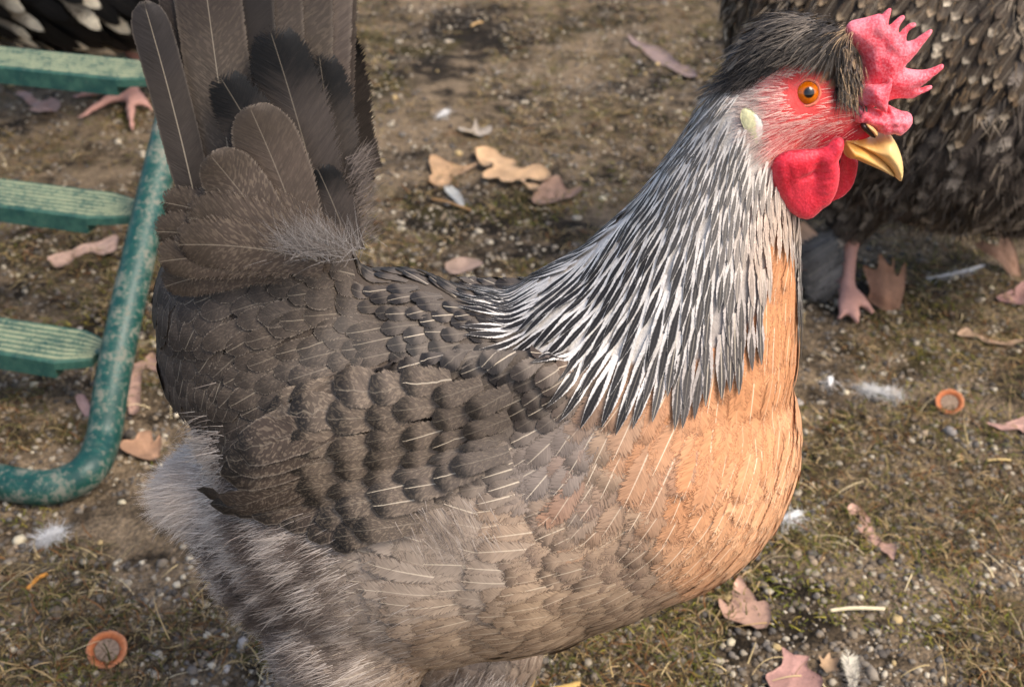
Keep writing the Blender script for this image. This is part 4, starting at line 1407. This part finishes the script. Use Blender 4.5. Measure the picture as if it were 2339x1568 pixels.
leaf(m2([(760, 810), (820, 795), (870, 810), (920, 845), (980, 860), (970, 885), (1010, 905), (1060, 890), (1110, 900), (1160, 930), (1150, 950), (1090, 955), (1040, 945), (1030, 965), (1105, 985), (1090, 1000), (1050, 1010), (1025, 975), (990, 945), (950, 970), (900, 960), (880, 935), (830, 945), (800, 930), (810, 905), (850, 890), (855, 865), (830, 885), (780, 870)]), 'brightest tan oak leaf with deep lobes behind the back', (216, 170, 118), .007, .007)
leaf(m2([(1100, 1000), (1150, 960), (1210, 945), (1250, 1000), (1330, 1005), (1300, 1030), (1200, 1065), (1120, 1080), (1060, 1060)]), 'dull pinkish leaf with point to the right, beside the bright oak leaf', (158, 122, 98), .005)
leaf(m2([(1570, 190), (1620, 215), (1720, 250), (1800, 290), (1850, 340), (1920, 360), (1950, 410), (1930, 430), (1860, 390), (1780, 350), (1700, 310), (1640, 260), (1600, 240)]), 'long mauve grey leaf left of the crest', (148, 122, 112), .006)
leaf(m2([(600, 1440), (680, 1405), (770, 1410), (800, 1435), (740, 1450), (680, 1465), (750, 1480), (680, 1485), (610, 1465)]), 'greyish leaf just above the line of the back', (160, 132, 114), .005)
leaf(m2([(670, 690), (740, 700), (760, 670), (780, 695), (850, 705), (820, 735), (760, 745), (690, 720)]), 'small pale whitish leaf scrap above the bright oak leaf', (190, 172, 150), .005)
leaf(m3([(680, 230), (740, 220), (770, 180), (830, 190), (840, 230), (880, 210), (885, 280), (870, 330), (790, 330), (700, 300), (660, 280)]), 'tan leaf between the green tube and the white rump down', (182, 136, 100), .005)
leaf(m8b([(780, 1380), (850, 1340), (900, 1300), (940, 1360), (930, 1430), (870, 1400), (840, 1420), (830, 1520), (820, 1640), (760, 1660), (760, 1480), (790, 1400)]), 'pink brown leaf between the green tube and the saddle feathers', (178, 138, 116), .005)
leaf(m8b([(275, 730), (330, 710), (430, 680), (500, 655), (600, 635), (690, 625), (700, 650), (680, 720), (640, 745), (590, 710), (530, 690), (440, 710), (370, 760), (330, 775), (310, 755)]), 'pale pink leaf below the middle green slat', (196, 158, 136), .006)
leaf(m6b([(180, 1070), (260, 1050), (340, 1060), (400, 1120), (520, 1150), (600, 1130), (690, 1200), (660, 1260), (560, 1310), (440, 1310), (330, 1280), (380, 1220), (290, 1140)]), 'pink leaf below the top green slat at far left', (190, 146, 126), .007)
leaf(m1b([(710, 880), (800, 880), (830, 780), (900, 860), (930, 800), (940, 930), (1030, 850), (1000, 980), (940, 1120), (920, 1100), (880, 1140), (780, 1100), (720, 1080), (740, 1000)]), 'brown leaf propped upright beside the pink foot', (150, 106, 78), .004, stand=.45)
leaf(m1b([(1740, 610), (1790, 660), (1850, 740), (1850, 920), (1760, 880), (1700, 800), (1600, 770), (1560, 740), (1620, 710), (1720, 740), (1740, 680)]), 'brown leaf at the right edge under the dark hen', (150, 110, 84), .006, stand=.9)
leaf(m1b([(1640, 1010), (1760, 970), (1842, 940), (1850, 1090), (1760, 1060), (1680, 1040)]), 'rosy leaf at the right edge, above the long tan leaf', (176, 128, 116), .006)
leaf(m1b([(1350, 1290), (1410, 1240), (1500, 1270), (1620, 1310), (1760, 1310), (1850, 1320), (1760, 1340), (1640, 1360), (1540, 1340), (1500, 1300)]), 'long tan leaf lying flat near the right edge', (182, 146, 112), .005)
leaf(m1b([(190, 540), (300, 550), (390, 570), (440, 560), (465, 590), (400, 640), (300, 660), (200, 650)]), 'orange tan leaf between the neck and the pink leg', (214, 160, 112), .006)
leaf(m3([(420, 10), (470, 0), (500, 60), (480, 110), (450, 80)]), 'small mauve leaf scrap touching the left of the green tube', (176, 140, 132), .004)

def acorn(x, y, r, label, tilt):
    g = G(x, y)
    R = r * depth(g) / FPX
    root_ = empty('acorn_cap', (g.x, g.y, g.z))
    tag(root_, label, 'acorn cap', 'acorn caps on the soil')
    vs, fs, cs = [], [], []
    prof = [(0.0, -.62), (.5, -.55), (.85, -.25), (1.0, .02), (.98, .12), (.90, .16), (.80, .12), (.70, .04), (.62, -.03), (.58, -.05)]
    pc = [(120, 84, 60), (130, 92, 66), (150, 100, 72), (170, 116, 84), (186, 124, 88), (186, 118, 78), (186, 110, 66), (172, 96, 56), (128, 78, 52), (96, 68, 52)]
    nn = 40
    view = (Vector((0, 0, CH)) - g).normalized()
    ax = (Vector((0, 0, 1)) * (1 - tilt) + view * tilt).normalized()
    t1 = ax.orthogonal().normalized(); t2 = ax.cross(t1)
    c = g + Vector((0, 0, R * .50))
    for i, ((pr_, pz), col) in enumerate(zip(prof, pc)):
        for j in range(nn):
            a = 2 * math.pi * j / nn
            sc = 1 + (.05 * random.uniform(-1, 1) if 2 <= i <= 5 else 0)
            vs.append(c + (t1 * math.cos(a) + t2 * math.sin(a)) * pr_ * R * sc + ax * pz * R)
            k = random.uniform(.85, 1.15)
            cs.append((*[q * k for q in lin(col)], 1))
    for i in range(len(prof) - 1):
        for j in range(nn):
            j2 = (j + 1) % nn
            fs.append((i * nn + j, i * nn + j2, (i + 1) * nn + j2, (i + 1) * nn + j))
    m = MB(); m.add(vs, fs, c0=cs); m.build('cup', M_CAP, root_)
    dv, df, dc = [c + ax * (-.03 * R)], [], [(*lin((150, 128, 106)), 1)]
    for rr in (.28, .60):
        for j in range(nn):
            a = 2 * math.pi * j / nn
            dv.append(c + (t1 * math.cos(a) + t2 * math.sin(a)) * rr * R + ax * (-.04 + .02 * random.random()) * R)
            k = .75 + .4 * abs(math.sin(a * 5))
            dc.append((*[q * k for q in lin((138, 116, 96))], 1))
    for j in range(nn):
        j2 = (j + 1) % nn
        df.append((0, 1 + j, 1 + j2)); df.append((1 + j, 1 + nn + j, 1 + nn + j2, 1 + j2))
    m = MB(); m.add(dv, df, c0=dc); m.build('scar', M_CAP, root_)
acorn(249, 1503, 45, 'larger orange acorn cap on gravel at bottom left', .55)
acorn(2165, 931, 32, 'smaller orange acorn cap on soil at the right', .55)

# loose feathers on the soil
def loose(name, label, x0, y0, x1, y1, W, c0, c1, fluff, down=0, dcol=(220, 216, 210), shaft=.6):
    a, b = G(x0, y0, .003), G(x1, y1, .003)
    st = dict(c0=lin(c0), c1=lin(c1), fluff=fluff, shaft=shaft, jit=.05, tip=.5, prof='r')
    m = feather(a, b - a, (b - a).length, W * depth(a) / FPX, st, None, Vector((0, 0, 1)), nu=8, off0=.001, lift=.002, camber=-.2, bend=.3)
    e = empty(name, a); tag(e, label, 'feather', 'loose feathers on the soil')
    m.build('vane', M_FEATHER, e)
    if down:
        d_ = MB()
        for _ in range(down):
            t = random.random()
            q = a.lerp(b, t * .8) + Vector((random.uniform(-1, 1), random.uniform(-1, 1), 0)) * .003
            q.z = gh(q.x, q.y) + random.uniform(.001, .006)
            an = random.uniform(0, 2 * math.pi)
            ribbon(d_, q, Vector((math.cos(an), math.sin(an), random.uniform(-.1, .6))), Vector((0, 0, 1)), random.uniform(.006, .016), .0003, jc(lin(dcol), .7, 1.05), .5, random.uniform(-1.5, 1.5))
        o = d_.build('down', M_STRAND, e); o['kind'] = 'stuff'
loose('loose_feather', 'white downy feather left of the smaller acorn cap', 1970, 880, 2075, 905, 44, (205, 202, 198), (150, 136, 120), .8, 420)
loose('loose_feather', 'small white downy feather against the lower breast edge', 1775, 1195, 1835, 1188, 26, (220, 218, 214), (225, 222, 216), .8, 160)
loose('loose_feather', 'curved white feather right of the propped brown leaf', 2115, 640, 2265, 622, 18, (205, 198, 190), (220, 214, 206), .5, 80)
loose('loose_feather', 'cream barred feather on the bottom edge', 1945, 1575, 1945, 1492, 52, (190, 180, 160), (200, 190, 168), .9, 160, (120, 112, 104))
loose('loose_feather', 'white down tuft on gravel below the green tube', 90, 1235, 150, 1215, 40, (190, 184, 178), (200, 196, 190), .95, 300)
loose('loose_feather', 'grey feather tucked under the tan folded leaf', 1055, 470, 1030, 425, 34, (150, 150, 146), (170, 168, 160), .6, 40)
loose('loose_feather', 'white fluff above the bright oak leaf', 1000, 275, 1030, 262, 26, (214, 210, 204), (220, 216, 210), .9, 120)
loose('loose_feather', 'tiny white feather on soil right of the breast', 1895, 880, 1900, 862, 16, (225, 222, 218), (225, 222, 218), .7, 30)

def twig(name, label, x0, y0, x1, y1, w, c, cat='stick', group=None, arch=.004):
    a, b = G(x0, y0, .002), G(x1, y1, .002)
    p = [a.lerp(b, t) + Vector((0, 0, arch * 4 * t * (1 - t) * .3)) + Vector((random.uniform(-1, 1), random.uniform(-1, 1), 0)) * .0008 for t in (0, .33, .66, 1)]
    r = w * depth(a) / FPX * .5
    o = tube(name, p, r, None, M_LITTER)
    t = o.data.attributes.new('c0', 'FLOAT_COLOR', 'POINT')
    t.data.foreach_set('color', np.array([(*jc(lin(c), .85, 1.1), 1) for _ in o.data.vertices], dtype=np.float32).ravel())
    tag(o, label, cat, group)
    return o
twig('straw', 'pale straight piece of straw on the soil at lower right', 1896, 1391, 2022, 1385, 9, (216, 200, 166), 'straw')
twig('straw', 'thin tan twig just behind the orange oak leaf tip', 1720, 1300, 1690, 1325, 4, (190, 160, 120), 'straw')
twig('catkin', 'short orange catkin on gravel at lower left', 62, 1354, 108, 1316, 10, (200, 136, 62), 'catkin')
twig('straw', 'thin tan stalk on soil left of the crest', 2015 - 940, 60, 2060 - 960, 50, 5, (196, 160, 110), 'straw')
twig('straw', 'tan straw under the tan folded leaf', 985, 452, 1075, 480, 6, (160, 124, 84), 'straw')
twig('straw', 'pale bent straw right of the long tan leaf by the acorn cap', 2255, 1050, 2310, 1052, 5, (206, 178, 120), 'straw')

# ---- uncountable litter: grit, moss threads, straw bits
ICO = [(-.5257, .8507, 0), (.5257, .8507, 0), (-.5257, -.8507, 0), (.5257, -.8507, 0), (0, -.5257, .8507), (0, .5257, .8507), (0, -.5257, -.8507), (0, .5257, -.8507), (.8507, 0, -.5257), (.8507, 0, .5257), (-.8507, 0, -.5257), (-.8507, 0, .5257)]
ICF = np.array([(0, 11, 5), (0, 5, 1), (0, 1, 7), (0, 7, 10), (0, 10, 11), (1, 5, 9), (5, 11, 4), (11, 10, 2), (10, 7, 6), (7, 1, 8), (3, 9, 4), (3, 4, 2), (3, 2, 6), (3, 6, 8), (3, 8, 9), (4, 9, 5), (2, 4, 11), (6, 2, 10), (8, 6, 7), (9, 8, 1)])
ICO = np.array(ICO)
def np_mesh(name, V, F, C, mat, smooth):
    me = bpy.data.meshes.new(name)
    nvv, k = len(V), F.shape[1]
    me.vertices.add(nvv); me.vertices.foreach_set('co', V.astype(np.float32).ravel())
    me.loops.add(F.size); me.loops.foreach_set('vertex_index', F.astype(np.int32).ravel())
    me.polygons.add(len(F)); me.polygons.foreach_set('loop_start', np.arange(0, F.size, k, dtype=np.int32))
    if smooth: me.polygons.foreach_set('use_smooth', np.ones(len(F), dtype=bool))
    a = me.attributes.new('c0', 'FLOAT_COLOR', 'POINT')
    a.data.foreach_set('color', np.hstack([C, np.ones((nvv, 1))]).astype(np.float32).ravel())
    me.update(calc_edges=True); me.validate()
    me.materials.append(mat)
    o = bpy.data.objects.new(name, me); COL.objects.link(o)
    return o
def spots(n, y0=.40, y1=1.75):
    """even in the picture rather than on the ground: more, smaller things near the camera"""
    out = []
    while len(out) < n:
        y = y0 + (y1 - y0) * random.random() ** 1.25
        hw = .08 + y * .47
        x = random.uniform(-hw, hw)
        out.append((x, y))
    return out
def scatter_grit(name, n, smin, smax, pw, cols, label, thr=None):
    sp = spots(n); V, C = [], []
    for x, y in sp:
        if thr is not None and noise.noise(Vector((x * 9, y * 9, 4))) < thr: continue
        s = smin + (smax - smin) * random.random() ** pw
        sc = np.array([s * random.uniform(.7, 1.3), s * random.uniform(.7, 1.3), s * random.uniform(.45, .8)])
        a = random.uniform(0, 6.28)
        v = ICO * (1 + rng.uniform(-.22, .22, (12, 1))) * sc
        ca, sa = math.cos(a), math.sin(a)
        v = np.stack([v[:, 0] * ca - v[:, 1] * sa, v[:, 0] * sa + v[:, 1] * ca, v[:, 2]], axis=1)
        V.append(v + np.array([x, y, gh(x, y) + sc[2] * .35]))
        c = np.array(lin(random.choice(cols))) * random.uniform(.75, 1.2)
        C.append(np.tile(c, (12, 1)))
    k = len(V)
    F = (ICF[None] + (np.arange(k) * 12)[:, None, None]).reshape(-1, 3)
    o = np_mesh(name, np.vstack(V), F, np.vstack(C), M_PEBBLE, True)
    tag(o, label, None, None, 'stuff'); o['category'] = 'gravel'
    return o
stone = [(134, 123, 109), (158, 146, 127), (104, 96, 87), (178, 166, 145), (80, 73, 66), (138, 121, 100), (112, 101, 87), (92, 86, 80), (120, 108, 92), (98, 86, 72)]
scatter_grit('gravel', 42000, .0008, .0028, 1.9, stone, 'fine grey and tan grit strewn over the soil', -.25)
scatter_grit('pebbles', 800, .0022, .0050, 2.6, stone + [(196, 182, 152), (160, 152, 144), (176, 152, 108)], 'scattered small pale and grey pebbles on the soil')

def scatter_threads(name, n, lmin, lmax, w, cols, thr, seg, hmax, label, cat, nf=7.0, clump=0):
    V, F, C = [], [], []
    base_i = 0
    tries = 0
    for x, y in spots(n):
        nv_ = noise.noise(Vector((x * nf, y * nf, 9))) + .5 * noise.noise(Vector((x * nf * 3, y * nf * 3, 2)))
        if nv_ < thr: continue
        L = random.uniform(lmin, lmax); a = random.uniform(0, 6.283)
        p = np.array([x, y, gh(x, y) + random.uniform(0, hmax * .5)])
        el = random.uniform(-.1, .8)
        cu = random.uniform(-1, 1) * (.9 if seg > 4 else 2.0)
        c = np.array(lin(random.choice(cols))) * random.uniform(.7, 1.25)
        ww = w * random.uniform(.6, 1.3)
        vs = []
        for i in range(seg + 1):
            dx, dy = math.cos(a), math.sin(a)
            k = ww * (1 - .6 * i / seg)
            vs.append(p + np.array([-dy * k, dx * k, 0])); vs.append(p - np.array([-dy * k, dx * k, -k * .6]))
            st_ = L / seg
            p = p + np.array([dx * math.cos(el), dy * math.cos(el), math.sin(el)]) * st_
            fl_ = gh(p[0], p[1]) + .0005
            if p[2] < fl_: p[2] = fl_
            a += cu / seg; el -= 1.1 / seg
        V.append(np.array(vs)); C.append(np.tile(c, (len(vs), 1)))
        F.append(np.array([(base_i + 2 * i, base_i + 2 * i + 1, base_i + 2 * i + 3, base_i + 2 * i + 2) for i in range(seg)]))
        base_i += len(vs)
    o = np_mesh(name, np.vstack(V), np.vstack(F), np.vstack(C), M_LITTER, True)
    tag(o, label, cat, None, 'stuff')
moss = [(88, 72, 42), (120, 101, 64), (58, 46, 29), (150, 130, 92), (72, 70, 32), (94, 91, 44), (46, 37, 24), (166, 140, 100), (118, 80, 46)]
scatter_threads('moss', 95000, .005, .018, .00036, moss, .0, 3, .006, 'matted brown olive moss threads covering the soil', 'moss')
scatter_threads('green_moss', 42000, .003, .009, .00034, [(112, 112, 36), (92, 94, 30), (142, 130, 54), (76, 78, 28), (124, 108, 46)], .17, 2, .006, 'bright green moss tufts in small patches', 'moss', 8.0)
scatter_threads('dry_grass', 1300, .010, .034, .00034, [(176, 150, 104), (196, 172, 124), (150, 122, 80), (206, 186, 146)], -.3, 5, .006, 'thin dry grass stems strewn over the soil', 'dry grass')
print('OBJECTS', len(bpy.data.objects), 'TRIS', sum(len(o.data.loops) - 2 * len(o.data.polygons) for o in bpy.data.objects if o.type == 'MESH'))
